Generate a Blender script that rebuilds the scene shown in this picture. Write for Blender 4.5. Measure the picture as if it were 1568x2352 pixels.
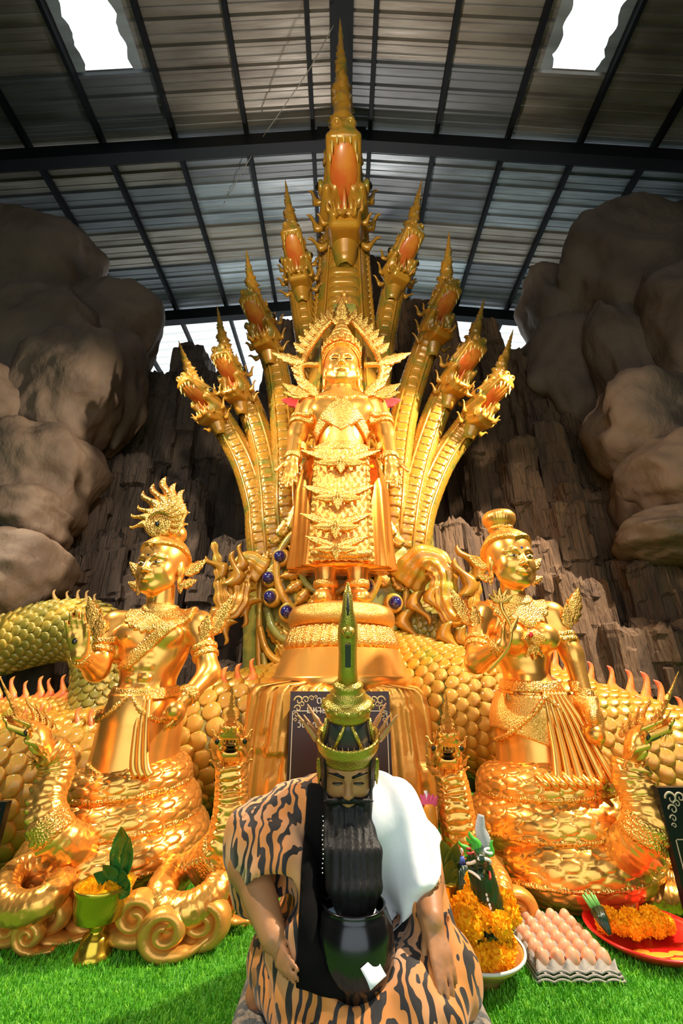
import bpy, bmesh, math, random
import numpy as np
from mathutils import Vector, Matrix, Euler

for o in list(bpy.data.objects): bpy.data.objects.remove(o)
SC = bpy.context.scene
COL = SC.collection
random.seed(7); RNG = np.random.default_rng(7)
sin, cos, pi = math.sin, math.cos, math.pi
V = Vector

# ------------------------------------------------------------------ camera
F_PX, CX, CY, HOR, CAM_H = 950.0, 784.0, 1176.0, 394.0, 0.90
TILT = math.atan(HOR / F_PX)
cam_d = bpy.data.cameras.new('camera'); cam = bpy.data.objects.new('camera', cam_d); COL.objects.link(cam)
cam_d.sensor_fit = 'VERTICAL'; cam_d.sensor_height = 36.0; cam_d.lens = F_PX / 2352 * 36.0
cam_d.clip_start = 0.02; cam_d.clip_end = 200
cam.location = (0, 0, CAM_H); cam.rotation_euler = (pi/2 + TILT, 0, 0)
SC.camera = cam

# ------------------------------------------------------------------ world, lamps, exposure
w = bpy.data.worlds.new('sky'); SC.world = w; w.use_nodes = True
bg = w.node_tree.nodes['Background']; bg.inputs[0].default_value = (0.86, 0.94, 1.0, 1); bg.inputs[1].default_value = 2.0
SC.view_settings.view_transform = 'Standard'; SC.view_settings.look = 'None'
SC.view_settings.exposure = 0.0; SC.view_settings.gamma = 1.0; SC.view_settings.use_curve_mapping = False

def spot(name, loc, aim, power, ang, blend, color, size=0.12):
    d = bpy.data.lights.new(name, 'SPOT'); d.energy = power; d.spot_size = math.radians(ang); d.spot_blend = blend
    d.color = color; d.shadow_soft_size = size
    o = bpy.data.objects.new(name, d); COL.objects.link(o); o.location = loc
    o.rotation_euler = (V(aim) - V(loc)).to_track_quat('-Z', 'Y').to_euler()
    return o
WARM = (1.0, 0.87, 0.68)
spot('floodlight_key', (3.1, 2.05, 4.4), (-0.25, 2.7, 1.2), 2100, 88, 0.2, WARM, 0.08)
spot('floodlight_fill', (-3.0, 1.9, 4.5), (0.35, 2.8, 1.3), 850, 86, 0.2, WARM, 0.10)
spot('floodlight_front', (0.35, 0.2, 4.6), (0.0, 3.3, 2.9), 400, 68, 0.2, (1.0, 0.9, 0.72), 0.12)
spot('floodlight_heads', (-0.6, 0.6, 4.0), (0.05, 3.6, 7.0), 380, 62, 0.3, (1.0, 0.86, 0.62), 0.12)
spot('added_roof_uplight', (0.0, 5.9, 4.9), (0.0, 5.5, 9.4), 420, 100, 0.12, (1.0, 0.95, 0.88), 0.15)  # unseen spot added to brighten the middle of the roof

# ------------------------------------------------------------------ helpers
def P(px, py, d):
    """world point on the plane y = d seen at a pixel of the photograph"""
    u = (px - CX) / F_PX; v = (py - CY) / F_PX
    dy = cos(TILT) + v * sin(TILT); dz = sin(TILT) - v * cos(TILT)
    t = d / dy
    return V((u * t, d, CAM_H + dz * t))

def empty(name, loc=(0, 0, 0), rz=0.0):
    o = bpy.data.objects.new(name, None); COL.objects.link(o); o.location = loc; o.rotation_euler = (0, 0, rz)
    o.empty_display_size = 0.05
    return o
def tag(o, label=None, cat=None, group=None, kind=None):
    if label: o['label'] = label
    if cat: o['category'] = cat
    if group: o['group'] = group
    if kind: o['kind'] = kind
    return o
def thing(name, label, cat, loc=(0, 0, 0), rz=0.0, group=None):
    return tag(empty(name, loc, rz), label, cat, group)

def np_mesh(name, verts, quads, smooth=True):
    """fast mesh from numpy arrays; quads is (n,4) or (n,3)"""
    me = bpy.data.meshes.new(name)
    verts = np.asarray(verts, dtype=np.float32); quads = np.asarray(quads, dtype=np.int32)
    k = quads.shape[1]
    me.vertices.add(len(verts)); me.vertices.foreach_set('co', verts.ravel())
    me.loops.add(quads.size); me.loops.foreach_set('vertex_index', quads.ravel())
    me.polygons.add(len(quads)); me.polygons.foreach_set('loop_start', np.arange(0, quads.size, k, dtype=np.int32))
    me.polygons.foreach_set('use_smooth', np.full(len(quads), smooth))
    me.update(calc_edges=True); me.validate()
    return me
def py_mesh(name, verts, faces, smooth=True):
    me = bpy.data.meshes.new(name); me.from_pydata([tuple(v) for v in verts], [], faces)
    if smooth: me.polygons.foreach_set('use_smooth', [True] * len(me.polygons))
    me.update(); return me
def link(name, me, mat, parent=None, loc=None, rot=None, scale=None):
    o = bpy.data.objects.new(name, me); COL.objects.link(o)
    if mat is not None and len(me.materials) == 0: me.materials.append(mat)
    if parent is not None: o.parent = parent
    if loc is not None: o.location = loc
    if rot is not None: o.rotation_euler = rot
    if scale is not None: o.scale = (scale,) * 3 if isinstance(scale, (int, float)) else scale
    return o
def link_m(name, me, mat, parent, M):
    o = link(name, me, mat, parent); o.matrix_basis = M; return o

class MB:
    """collects shapes for ONE mesh object"""
    def __init__(s): s.v = []; s.f = []
    def add(s, verts, faces):
        n = len(s.v); s.v += [tuple(q) for q in verts]; s.f += [tuple(i + n for i in f) for f in faces]; return s
    def box(s, lo, hi, M=None):
        x0, y0, z0 = lo; x1, y1, z1 = hi
        vs = [V(q) for q in ((x0,y0,z0),(x1,y0,z0),(x1,y1,z0),(x0,y1,z0),(x0,y0,z1),(x1,y0,z1),(x1,y1,z1),(x0,y1,z1))]
        if M is not None: vs = [M @ q for q in vs]
        return s.add(vs, [(0,3,2,1),(4,5,6,7),(0,1,5,4),(1,2,6,5),(2,3,7,6),(3,0,4,7)])
    def tube(s, pts, r, n=8, ref=(0, 0, 1), caps=True, flat=1.0):
        v, f = tube_arrays(pts, r, n, ref, caps, flat); return s.add(v, f)
    def lathe(s, prof, n=32, M=None, caps=True):
        v, f = lathe_arrays(prof, n, caps)
        if M is not None: v = [M @ V(q) for q in v]
        return s.add(v, f)
    def ell(s, c, r, n=16, m=10, M=None):
        prof = [(sin(pi * i / m), -cos(pi * i / m)) for i in range(m + 1)]; prof[0] = (0, -1); prof[-1] = (0, 1)
        v, f = lathe_arrays(prof, n, False)
        R = M.to_3x3() if M is not None else Matrix.Identity(3)
        return s.add([V(c) + R @ V((q[0]*r[0], q[1]*r[1], q[2]*r[2])) for q in v], f)
    def mesh(s, name='m', smooth=True): return py_mesh(name, s.v, s.f, smooth)
    def build(s, name, mat, parent=None, smooth=True, **kw):
        return link(name, s.mesh(name, smooth), mat, parent, **kw)

def lathe_arrays(prof, n=32, caps=True):
    v = []; f = []
    for (r, z) in prof:
        for i in range(n):
            a = 2 * pi * i / n; v.append((r * cos(a), r * sin(a), z))
    for j in range(len(prof) - 1):
        for i in range(n):
            k = (i + 1) % n; f.append((j*n+i, j*n+k, (j+1)*n+k, (j+1)*n+i))
    if caps:
        f.append(tuple(range(n - 1, -1, -1))); f.append(tuple((len(prof)-1)*n + i for i in range(n)))
    return v, f
def catmull(pts, n):
    pts = [V(p) for p in pts]
    q = [pts[0]*2 - pts[1]] + pts + [pts[-1]*2 - pts[-2]]
    out = []; m = len(pts) - 1
    for i in range(n):
        t = i / (n - 1) * m; k = min(int(t), m - 1); t -= k
        a, b, c, d = q[k], q[k+1], q[k+2], q[k+3]
        out.append(0.5 * ((2*b) + (c-a)*t + (2*a - 5*b + 4*c - d)*t*t + (3*b - a - 3*c + d)*t*t*t))
    return out
def frames(pts, ref):
    ref = V(ref); out = []; n = len(pts)
    for i in range(n):
        t = (pts[min(i+1, n-1)] - pts[max(i-1, 0)]).normalized()
        s = t.cross(ref)
        if s.length < 1e-4: s = t.cross(V((0.3, 1, 0.2)))
        s.normalize(); u = s.cross(t)
        out.append((t, s, u))
    return out
def tube_arrays(pts, r, n=8, ref=(0, 0, 1), caps=True, flat=1.0):
    pts = [V(p) for p in pts]; fr = frames(pts, ref); v = []; f = []
    for i, p in enumerate(pts):
        rr = r(i / (len(pts)-1)) if callable(r) else (r[i] if isinstance(r, (list, tuple)) else r)
        t, s, u = fr[i]
        for j in range(n):
            a = 2 * pi * j / n; v.append(p + s * (rr * cos(a)) + u * (rr * flat * sin(a)))
    for i in range(len(pts) - 1):
        for j in range(n):
            k = (j + 1) % n; f.append((i*n+j, i*n+k, (i+1)*n+k, (i+1)*n+j))
    if caps: f.append(tuple(range(n-1, -1, -1))); f.append(tuple((len(pts)-1)*n + j for j in range(n)))
    return v, f

# numpy value noise
def _hash(ix, iy, iz):
    h = (ix.astype(np.int64)*374761393 + iy.astype(np.int64)*668265263 + iz.astype(np.int64)*2147483647 + 1013) & 0xffffffff
    h = ((h ^ (h >> 13)) * 1274126177) & 0xffffffff
    h = (h ^ (h >> 16)) & 0xffffff
    return h / float(0xffffff)
def vnoise(p):
    i = np.floor(p).astype(np.int64); f = p - i; f = f*f*(3-2*f)
    r = 0
    for a in (0, 1):
        for b in (0, 1):
            for c in (0, 1):
                wgt = (f[:,0] if a else 1-f[:,0]) * (f[:,1] if b else 1-f[:,1]) * (f[:,2] if c else 1-f[:,2])
                r = r + wgt * _hash(i[:,0]+a, i[:,1]+b, i[:,2]+c)
    return r * 2 - 1
def fbm(p, o=4):
    r = 0; a = 1.0
    for k in range(o): r = r + a * vnoise(p * (2.03**k) + 17.3*k); a *= 0.5
    return r

def smooth_np(v, q, it=6, lam=0.5):
    """Laplacian smoothing of a quad mesh"""
    e = np.concatenate([q[:, [0, 1]], q[:, [1, 2]], q[:, [2, 3]], q[:, [3, 0]]]); e = np.concatenate([e, e[:, ::-1]]); n = len(v)
    deg = np.maximum(np.bincount(e[:, 0], minlength=n), 1)
    for _ in range(it):
        m = np.stack([np.bincount(e[:, 0], weights=v[e[:, 1], k], minlength=n) for k in range(3)], 1)/deg[:, None]; v = v + lam*(m - v)
    return v
# signed distance fields -> organic continuous meshes
class Field:
    def __init__(s, lo, hi, h):
        s.lo = np.array(lo, float); s.h = h
        s.n = np.maximum(((np.array(hi, float) - s.lo) / h).astype(int) + 1, 4)
        s.ax = [s.lo[i] + h * np.arange(s.n[i]) for i in range(3)]
        s.F = np.full(tuple(s.n), 9.0, dtype=np.float32)
    def _sub(s, lo, hi, pad):
        sl = []
        for i in range(3):
            a = int(max(0, math.floor((lo[i]-pad-s.lo[i])/s.h))); b = int(min(s.n[i], math.ceil((hi[i]+pad-s.lo[i])/s.h)+1))
            if b - a < 1: return None
            sl.append(slice(a, b))
        X = s.ax[0][sl[0]][:, None, None]; Y = s.ax[1][sl[1]][None, :, None]; Z = s.ax[2][sl[2]][None, None, :]
        return tuple(sl), X, Y, Z
    def _mix(s, sl, d, k, sub):
        A = s.F[sl]
        if sub: A = -A
        if k > 0:
            hh = np.maximum(k - np.abs(A - d), 0) / k; r = np.minimum(A, d) - hh*hh*k*0.25
        else: r = np.minimum(A, d)
        s.F[sl] = -r if sub else r
    def cone(s, a, b, ra, rb, k=0.0, sub=False):
        a = V(a); b = V(b); R = max(ra, rb); pad = R + k + 4*s.h
        q = s._sub([min(a[i], b[i]) for i in range(3)], [max(a[i], b[i]) for i in range(3)], pad)
        if q is None: return s
        sl, X, Y, Z = q; ab = b - a; L = max(ab.length_squared, 1e-12)
        t = np.clip(((X-a.x)*ab.x + (Y-a.y)*ab.y + (Z-a.z)*ab.z) / L, 0, 1)
        d = np.sqrt((X-a.x-t*ab.x)**2 + (Y-a.y-t*ab.y)**2 + (Z-a.z-t*ab.z)**2) - (ra + (rb-ra)*t)
        s._mix(sl, d, k, sub); return s
    def chain(s, pts, rs, k=0.0):
        for i in range(len(pts)-1): s.cone(pts[i], pts[i+1], rs[i], rs[i+1], k)
        return s
    def ell(s, c, r, k=0.0, R=None, sub=False):
        c = V(c); m = max(r); q = s._sub([c[i]-m for i in range(3)], [c[i]+m for i in range(3)], k + 4*s.h)
        if q is None: return s
        sl, X, Y, Z = q; x, y, z = X-c.x, Y-c.y, Z-c.z
        if R is not None:
            R = R.transposed(); x, y, z = (R[0][0]*x+R[0][1]*y+R[0][2]*z, R[1][0]*x+R[1][1]*y+R[1][2]*z, R[2][0]*x+R[2][1]*y+R[2][2]*z)
        k0 = np.sqrt((x/r[0])**2 + (y/r[1])**2 + (z/r[2])**2); k1 = np.sqrt((x/r[0]**2)**2 + (y/r[1]**2)**2 + (z/r[2]**2)**2)
        d = k0*(k0-1)/np.maximum(k1, 1e-6)
        s._mix(sl, d, k, sub); return s
    def box(s, c, hs, rnd=0.0, k=0.0, R=None, sub=False):
        c = V(c); m = V(hs).length; q = s._sub([c[i]-m for i in range(3)], [c[i]+m for i in range(3)], k + 4*s.h)
        if q is None: return s
        sl, X, Y, Z = q; x, y, z = X-c.x, Y-c.y, Z-c.z
        if R is not None:
            R = R.transposed(); x, y, z = (R[0][0]*x+R[0][1]*y+R[0][2]*z, R[1][0]*x+R[1][1]*y+R[1][2]*z, R[2][0]*x+R[2][1]*y+R[2][2]*z)
        qx, qy, qz = np.abs(x)-hs[0]+rnd, np.abs(y)-hs[1]+rnd, np.abs(z)-hs[2]+rnd
        d = np.sqrt(np.maximum(qx,0)**2 + np.maximum(qy,0)**2 + np.maximum(qz,0)**2) + np.minimum(np.maximum(np.maximum(qx,qy),qz),0) - rnd
        s._mix(sl, d, k, sub); return s
    def xyz(s): return s.ax[0][:,None,None], s.ax[1][None,:,None], s.ax[2][None,None,:]
    def shell(s, t, region):
        """the body swollen by t where region(X,Y,Z) < 0: jewellery and cloth that follow the body"""
        X, Y, Z = s.xyz(); g = np.maximum(s.F - t, region(X, Y, Z) + 0*s.F)
        return surface_nets(g, s.lo, s.h)
    def arrays(s): return surface_nets(s.F, s.lo, s.h)
    def mesh(s, name): return np_mesh(name, *s.arrays())

def surface_nets(F, lo, h):
    S = F < 0; nx, ny, nz = F.shape
    cnt = np.zeros((nx-1, ny-1, nz-1), np.int8)
    for a in (0,1):
        for b in (0,1):
            for c in (0,1): cnt += S[a:nx-1+a, b:ny-1+b, c:nz-1+c]
    act = (cnt > 0) & (cnt < 8)
    I, J, K = np.nonzero(act); n = len(I)
    idx = np.full(act.shape, -1, np.int32); idx[I, J, K] = np.arange(n)
    pos = np.zeros((n, 3)); num = np.zeros(n)
    corners = [(0,0,0),(1,0,0),(0,1,0),(1,1,0),(0,0,1),(1,0,1),(0,1,1),(1,1,1)]
    val = [F[I+a, J+b, K+c].astype(np.float64) for a, b, c in corners]
    for i in range(8):
        for ax, m in ((0,1),(1,2),(2,4)):
            if i & m: continue
            j = i | m; fa, fb = val[i], val[j]; cr = (fa < 0) != (fb < 0)
            t = np.where(cr, fa / np.where(cr, fa - fb, 1), 0)
            for d in range(3): pos[:, d] += cr * (corners[i][d] + (t if d == ax else 0))
            num += cr
    pos = pos / np.maximum(num, 1)[:, None] + np.stack([I, J, K], 1)
    verts = np.asarray(lo) + h * pos
    quads = []
    for ax in range(3):
        sl0 = [slice(None)]*3; sl1 = [slice(None)]*3; sl0[ax] = slice(0, -1); sl1[ax] = slice(1, None)
        A = S[tuple(sl0)]; B = S[tuple(sl1)]; e = np.stack(np.nonzero(A != B), 1)
        b, c = (ax+1) % 3, (ax+2) % 3
        lim = np.array(F.shape) - 1
        e = e[(e[:,b] > 0) & (e[:,c] > 0) & (e[:,b] < lim[b]) & (e[:,c] < lim[c])]
        def at(db, dc):
            q = e.copy(); q[:, b] += db; q[:, c] += dc; return idx[q[:,0], q[:,1], q[:,2]]
        qd = np.stack([at(-1,-1), at(0,-1), at(0,0), at(-1,0)], 1)
        ins = A[e[:,0], e[:,1], e[:,2]]
        qd[~ins] = qd[~ins][:, ::-1]; quads.append(qd)
    quads = np.concatenate(quads) if quads else np.zeros((0,4), int)
    return verts, quads

# ------------------------------------------------------------------ materials
def mat(name, base, rough=0.5, metal=0.0, bump=None, var=None, coat=0.0, spec=None, sheen=0.0, emit=None):
    """bump=(scale, strength, kind[, stretch]); var=(colour2, scale, lo, hi[, stretch])"""
    m = bpy.data.materials.new(name); m.use_nodes = True; nt = m.node_tree; b = nt.nodes['Principled BSDF']
    b.inputs['Base Color'].default_value = (*base, 1); b.inputs['Roughness'].default_value = rough; b.inputs['Metallic'].default_value = metal
    if coat: b.inputs['Coat Weight'].default_value = coat; b.inputs['Coat Roughness'].default_value = 0.12
    if spec is not None: b.inputs['Specular IOR Level'].default_value = spec
    if sheen: b.inputs['Sheen Weight'].default_value = sheen
    tc = nt.nodes.new('ShaderNodeTexCoord')
    def coords(st):
        mp = nt.nodes.new('ShaderNodeMapping'); nt.links.new(tc.outputs['Object'], mp.inputs['Vector'])
        mp.inputs['Scale'].default_value = st; return mp.outputs[0]
    if var:
        c2, sc, lo, hi = var[:4]; st = var[4] if len(var) > 4 else (1,1,1)
        n = nt.nodes.new('ShaderNodeTexNoise'); n.inputs['Scale'].default_value = sc; n.inputs['Detail'].default_value = 5
        nt.links.new(coords(st), n.inputs['Vector'])
        r = nt.nodes.new('ShaderNodeMapRange'); r.inputs['From Min'].default_value = lo; r.inputs['From Max'].default_value = hi
        nt.links.new(n.outputs['Fac'], r.inputs['Value'])
        mx = nt.nodes.new('ShaderNodeMix'); mx.data_type = 'RGBA'
        mx.inputs['A'].default_value = (*base, 1); mx.inputs['B'].default_value = (*c2, 1)
        nt.links.new(r.outputs[0], mx.inputs['Factor']); nt.links.new(mx.outputs['Result'], b.inputs['Base Color'])
    if bump:
        sc, stg, kind = bump[:3]; st = bump[3] if len(bump) > 3 else (1,1,1)
        if kind == 'noise':
            n = nt.nodes.new('ShaderNodeTexNoise'); n.inputs['Scale'].default_value = sc; n.inputs['Detail'].default_value = 6; out = n.outputs['Fac']
        elif kind == 'wave':
            n = nt.nodes.new('ShaderNodeTexWave'); n.inputs['Scale'].default_value = sc; n.inputs['Distortion'].default_value = 2.0; out = n.outputs['Fac']
        else:
            n = nt.nodes.new('ShaderNodeTexVoronoi'); n.inputs['Scale'].default_value = sc; out = n.outputs['Distance']
            if kind == 'smooth': n.feature = 'SMOOTH_F1'
        nt.links.new(coords(st), n.inputs['Vector'])
        bp = nt.nodes.new('ShaderNodeBump'); bp.inputs['Strength'].default_value = stg; bp.inputs['Distance'].default_value = bump[4] if len(bump) > 4 else min(0.02, 0.45/sc)
        nt.links.new(out, bp.inputs['Height']); nt.links.new(bp.outputs[0], b.inputs['Normal'])
    if emit:
        b.inputs['Emission Color'].default_value = (*emit[0], 1); b.inputs['Emission Strength'].default_value = emit[1]
    return m
M = {}
M['gold'] = mat('polished_gold', (0.97, 0.48, 0.10), 0.29, 0.84, bump=(9, 0.05, 'noise'))
M['gold_orn'] = mat('ornate_gold', (0.98, 0.50, 0.11), 0.28, 0.84, bump=(110, 1.0, 'voronoi'))
M['gold_fine'] = mat('finely_tooled_gold', (0.98, 0.50, 0.11), 0.28, 0.84, bump=(200, 1.0, 'voronoi'))
M['gold_scale'] = mat('gold_snake_scales', (0.97, 0.48, 0.10), 0.29, 0.82, bump=(60, 0.12, 'noise'))
M['gold_base'] = mat('gold_paint', (0.80, 0.38, 0.07), 0.32, 0.5, bump=(30, 0.15, 'noise'), var=((0.75, 0.33, 0.05), 6, 0.45, 0.7))
M['naga'] = mat('ochre_paint', (0.48, 0.225, 0.022), 0.28, 0.2, bump=(90, 0.35, 'noise'), var=((0.20, 0.20, 0.025), 5.5, 0.50, 0.68), coat=0.5)
M['naga_belly'] = mat('ochre_belly_paint', (0.46, 0.215, 0.020), 0.26, 0.2, bump=(30, 0.15, 'noise'), var=((0.34, 0.24, 0.03), 3.5, 0.48, 0.7), coat=0.5)
M['naga_green'] = mat('olive_paint', (0.20, 0.20, 0.04), 0.34, 0.1, bump=(60, 0.25, 'noise'), var=((0.50, 0.34, 0.05), 4, 0.45, 0.66), coat=0.4)
M['naga_scale'] = mat('ochre_scale_paint', (0.56, 0.265, 0.025), 0.28, 0.25, bump=(70, 0.5, 'noise'), var=((0.40, 0.34, 0.03), 7, 0.50, 0.68), coat=0.4)
M['naga_scale_green'] = mat('olive_scale_paint', (0.24, 0.20, 0.03), 0.32, 0.12, bump=(70, 0.4, 'noise'), var=((0.56, 0.36, 0.05), 4, 0.45, 0.62), coat=0.4)
M['flame'] = mat('coral_flame_paint', (0.78, 0.13, 0.05), 0.36, 0.0, bump=(60, 0.3, 'noise'), var=((0.80, 0.38, 0.05), 6, 0.42, 0.6), coat=0.3)
M['flame_dull'] = mat('dull_flame_paint', (0.42, 0.20, 0.08), 0.4, 0.0, bump=(60, 0.3, 'noise'), var=((0.48, 0.36, 0.08), 7, 0.42, 0.6), coat=0.2)
M['mouth'] = mat('orange_mouth_paint', (0.55, 0.10, 0.015), 0.35, 0.0, var=((0.65, 0.25, 0.03), 4, 0.4, 0.7), coat=0.4)
M['tooth'] = mat('tooth_paint', (0.85, 0.62, 0.18), 0.3, 0.1)
M['dark_eye'] = mat('dark_eye_glass', (0.01, 0.008, 0.006), 0.08, 0.0, coat=0.6)
M['white_eye'] = mat('white_eye_enamel', (0.7, 0.66, 0.55), 0.2)
M['gem_blue'] = mat('blue_gem', (0.012, 0.012, 0.11), 0.06, 0.0, coat=1.0)
M['gem_black'] = mat('black_gem', (0.01, 0.01, 0.012), 0.06, coat=1.0)
M['gem_red'] = mat('red_gem', (0.6, 0.01, 0.015), 0.08, coat=1.0)
M['red_cloth'] = mat('red_edging', (0.75, 0.06, 0.06), 0.5)
M['orange_gold'] = mat('orange_gold_leaf', (0.95, 0.34, 0.05), 0.22, 0.80, bump=(5, 0.1, 'noise'))
M['rock'] = mat('warm_lit_brown_rock', (0.150, 0.080, 0.038), 0.85, 0.0, bump=(15, 1.0, 'noise', (1.8, 1.8, 0.24), 0.07), var=((0.075, 0.040, 0.021), 3.0, 0.42, 0.66, (1.5, 1.5, 0.4)))  # warm light on the right-hand columns is put into this base colour
M['rock2'] = mat('grey_brown_sculpted_rock', (0.120, 0.078, 0.053), 0.85, 0.0, bump=(16, 1.0, 'noise', (1.8, 1.8, 0.24), 0.07), var=((0.052, 0.034, 0.025), 3.0, 0.42, 0.66, (1.5, 1.5, 0.4)))
M['boulder'] = mat('smooth_boulder_cement', (0.150, 0.098, 0.062), 0.75, 0.0, bump=(5, 0.8, 'noise', (1, 1, 0.6), 0.06), var=((0.085, 0.052, 0.032), 1.7, 0.42, 0.68))
M['dark_rock'] = mat('dark_rock_backing', (0.03, 0.024, 0.02), 0.95)
M['steel'] = mat('black_steel', (0.005, 0.006, 0.008), 0.6, 0.0, spec=0.2)
# ================================================================== setting: floor, roof, walls
M['turf'] = mat('artificial_turf', (0.05, 0.24, 0.012), 0.8, bump=(120, 0.8, 'noise'), var=((0.09, 0.34, 0.02), 9, 0.4, 0.65))
fl = MB().box((-7, -4, -0.08), (7, 11, 0.0)).build('floor', M['turf'], smooth=False); fl['kind'] = 'structure'

def grass():
    n = 150000
    d = 1.45 + (RNG.random(n)**1.35) * 1.75
    lat = (RNG.random(n)*2-1) * (d*0.98 + 0.15)
    h = RNG.uniform(0.010, 0.022, n); a = RNG.random(n)*2*pi; wd = RNG.uniform(0.0012, 0.0022, n)
    ln = RNG.uniform(0.2, 0.8, n) * h; la = RNG.random(n)*2*pi
    base = np.stack([lat, d, np.zeros(n)], 1); sx = np.stack([np.cos(a)*wd, np.sin(a)*wd, np.zeros(n)], 1)
    mid = base + np.stack([np.cos(la)*ln*0.35, np.sin(la)*ln*0.35, h*0.6], 1)
    tip = base + np.stack([np.cos(la)*ln, np.sin(la)*ln, h], 1)
    vs = np.stack([base-sx, base+sx, mid+sx*0.8, mid-sx*0.8, tip, tip], 1)[:, :5].reshape(-1, 3)
    i = np.arange(n)*5
    q = np.concatenate([np.stack([i, i+1, i+2], 1), np.stack([i, i+2, i+3], 1), np.stack([i+3, i+2, i+4], 1)])
    return np_mesh('grass', vs, q, False)
M['grass'] = mat('grass_blades', (0.10, 0.41, 0.012), 0.55, var=((0.21, 0.55, 0.02), 40, 0.45, 0.65))
tag(link('grass', grass(), M['grass']), 'short bright green artificial grass blades carpeting the floor', 'grass', kind='stuff')

# roof -----------------------------------------------------------------
RZ, RS = 9.5, 0.11
def roof_z(x): return RZ - RS * abs(x)
ceil = empty('ceiling', (0, 0, 0)); ceil['kind'] = 'structure'
def metal_mat(name, c1, c2, rough):
    m = mat(name, c1, rough, 0.55, bump=(3.0, 0.25, 'noise', (0.35, 3, 1)), var=(c2, 1.6, 0.38, 0.7, (0.5, 3.0, 1)))
    return m
ROOFM = [metal_mat('galvanised_sheet', (0.26, 0.28, 0.30), (0.13, 0.14, 0.15), 0.40),
         metal_mat('rusty_galvanised_sheet', (0.27, 0.235, 0.20), (0.14, 0.115, 0.095), 0.42),
         metal_mat('bright_galvanised_sheet', (0.38, 0.41, 0.43), (0.22, 0.24, 0.25), 0.38),
         metal_mat('dull_galvanised_sheet', (0.16, 0.165, 0.175), (0.10, 0.10, 0.105), 0.48)]
def lit_look():
    m = bpy.data.materials.new('lit_look_sheet'); m.use_nodes = True; nt = m.node_tree; b = nt.nodes['Principled BSDF']; out = nt.nodes['Material Output']
    t = nt.nodes.new('ShaderNodeBsdfTranslucent'); t.inputs[0].default_value = (0.82, 0.80, 0.76, 1)
    b.inputs['Base Color'].default_value = (0.4, 0.4, 0.38, 1); b.inputs['Roughness'].default_value = 0.4
    mx = nt.nodes.new('ShaderNodeMixShader'); mx.inputs[0].default_value = 0.75
    nt.links.new(b.outputs[0], mx.inputs[1]); nt.links.new(t.outputs[0], mx.inputs[2]); nt.links.new(mx.outputs[0], out.inputs[0])
    return m
M['lit_look'] = lit_look()
PITCH = 0.25
def sheet_mesh(y0, y1, x0, x1, side):
    """corrugated sheet: flat pans with raised trapezoid ribs running down the slope"""
    prof = []; n = int(round((y1 - y0) / PITCH)); y = y0
    for k in range(n):
        p = (y1 - y0) / n
        prof += [(y, 0), (y + 0.07*p, 0.0), (y + 0.17*p, 0.035), (y + 0.30*p, 0.035), (y + 0.40*p, 0.0), (y + 0.68*p, 0.0), (y + 0.72*p, 0.008), (y + 0.76*p, 0.0)]
        y += p
    prof.append((y1, 0)); vs = []; fs = []; m = 7
    for j in range(m):
        x = x0 + (x1 - x0) * j / (m - 1)
        for (yy, h) in prof: vs.append((side * x, yy, roof_z(x) - h + 0.03*0 ))
    k = len(prof)
    for j in range(m - 1):
        for i in range(k - 1): fs.append((j*k+i, j*k+i+1, (j+1)*k+i+1, (j+1)*k+i))
    me = py_mesh('roof_sheet', vs, fs, False); return me
X_EDGE = 6.9; Y0 = 3.08 - 0.75 * 8
seq = [0, 3, 0, 1, 3, 0, 0, 1, 1, 3, 0, 1, 2, 0, 2, 2, 2, 2]
seqR = [0, 0, 3, 3, 1, 0, 3, 1, 3, 0, 3, 1, 2, 0, 2, 2, 2, 2]
for side in (-1, 1):
    for k in range(18):
        y0 = Y0 + 0.75 * k; y1 = y0 + 0.76
        mm = ROOFM[(seq if side < 0 else seqR)[k]]
        if y0 > 7.0: mm = M['lit_look']  # rear sheets let sky through to stand in for strong light on them
        if k in (6, 7):
            for (a, b) in ((0.0, 2.93), (3.76, X_EDGE)): link('roof_sheet', sheet_mesh(y0, y1, a, b, side), mm, ceil)
        else:
            # a bay of sheet between lap joints
            link('roof_sheet', sheet_mesh(y0, y1, 0.0, 2.72, side), mm, ceil)
            link('roof_sheet', sheet_mesh(y0, y1, 2.70, X_EDGE, side), mm if y0 > 7 else ROOFM[((seqR if side < 0 else seq)[k]+(1 if k % 3 == 0 else 0)) % 4], ceil)
def box_along(name, p0, p1, w, h, parent, mt):
    p0 = V(p0); p1 = V(p1); d = p1 - p0; R = d.to_track_quat('Y', 'Z').to_matrix().to_4x4(); R.translation = p0
    return MB().box((-w/2, 0, -h), (w/2, d.length, 0), R).build(name, mt, parent, smooth=False)
for side in (-1, 1):
    for x in (0.47, 1.55, 2.70, 3.85, 5.0, 6.15):
        box_along('purlin', (side*x, -3, roof_z(x)-0.04), (side*x, 10.4, roof_z(x)-0.04), 0.06, 0.14, ceil, M['steel'])
    for y in (0.70, 3.94, 7.15):
        box_along('rafter', (0, y, RZ-0.17), (side*6.8, y, roof_z(6.8)-0.17), 0.16, 0.30, ceil, M['steel'])
        MB().box((min(0, side*0.4), y-0.09, RZ-0.5), (max(0, side*0.4), y+0.09, RZ-0.15)).build('gusset', M['steel'], ceil, smooth=False)
    box_along('eave_beam', (side*6.2, -3, roof_z(6.2)-0.2), (side*6.2, 10.4, roof_z(6.2)-0.2), 0.2, 0.35, ceil, M['steel'])
MB().box((-0.16, -3, RZ-0.26), (0.16, 10.4, RZ-0.02)).build('ridge_beam', M['steel'], ceil, smooth=False)
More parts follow.
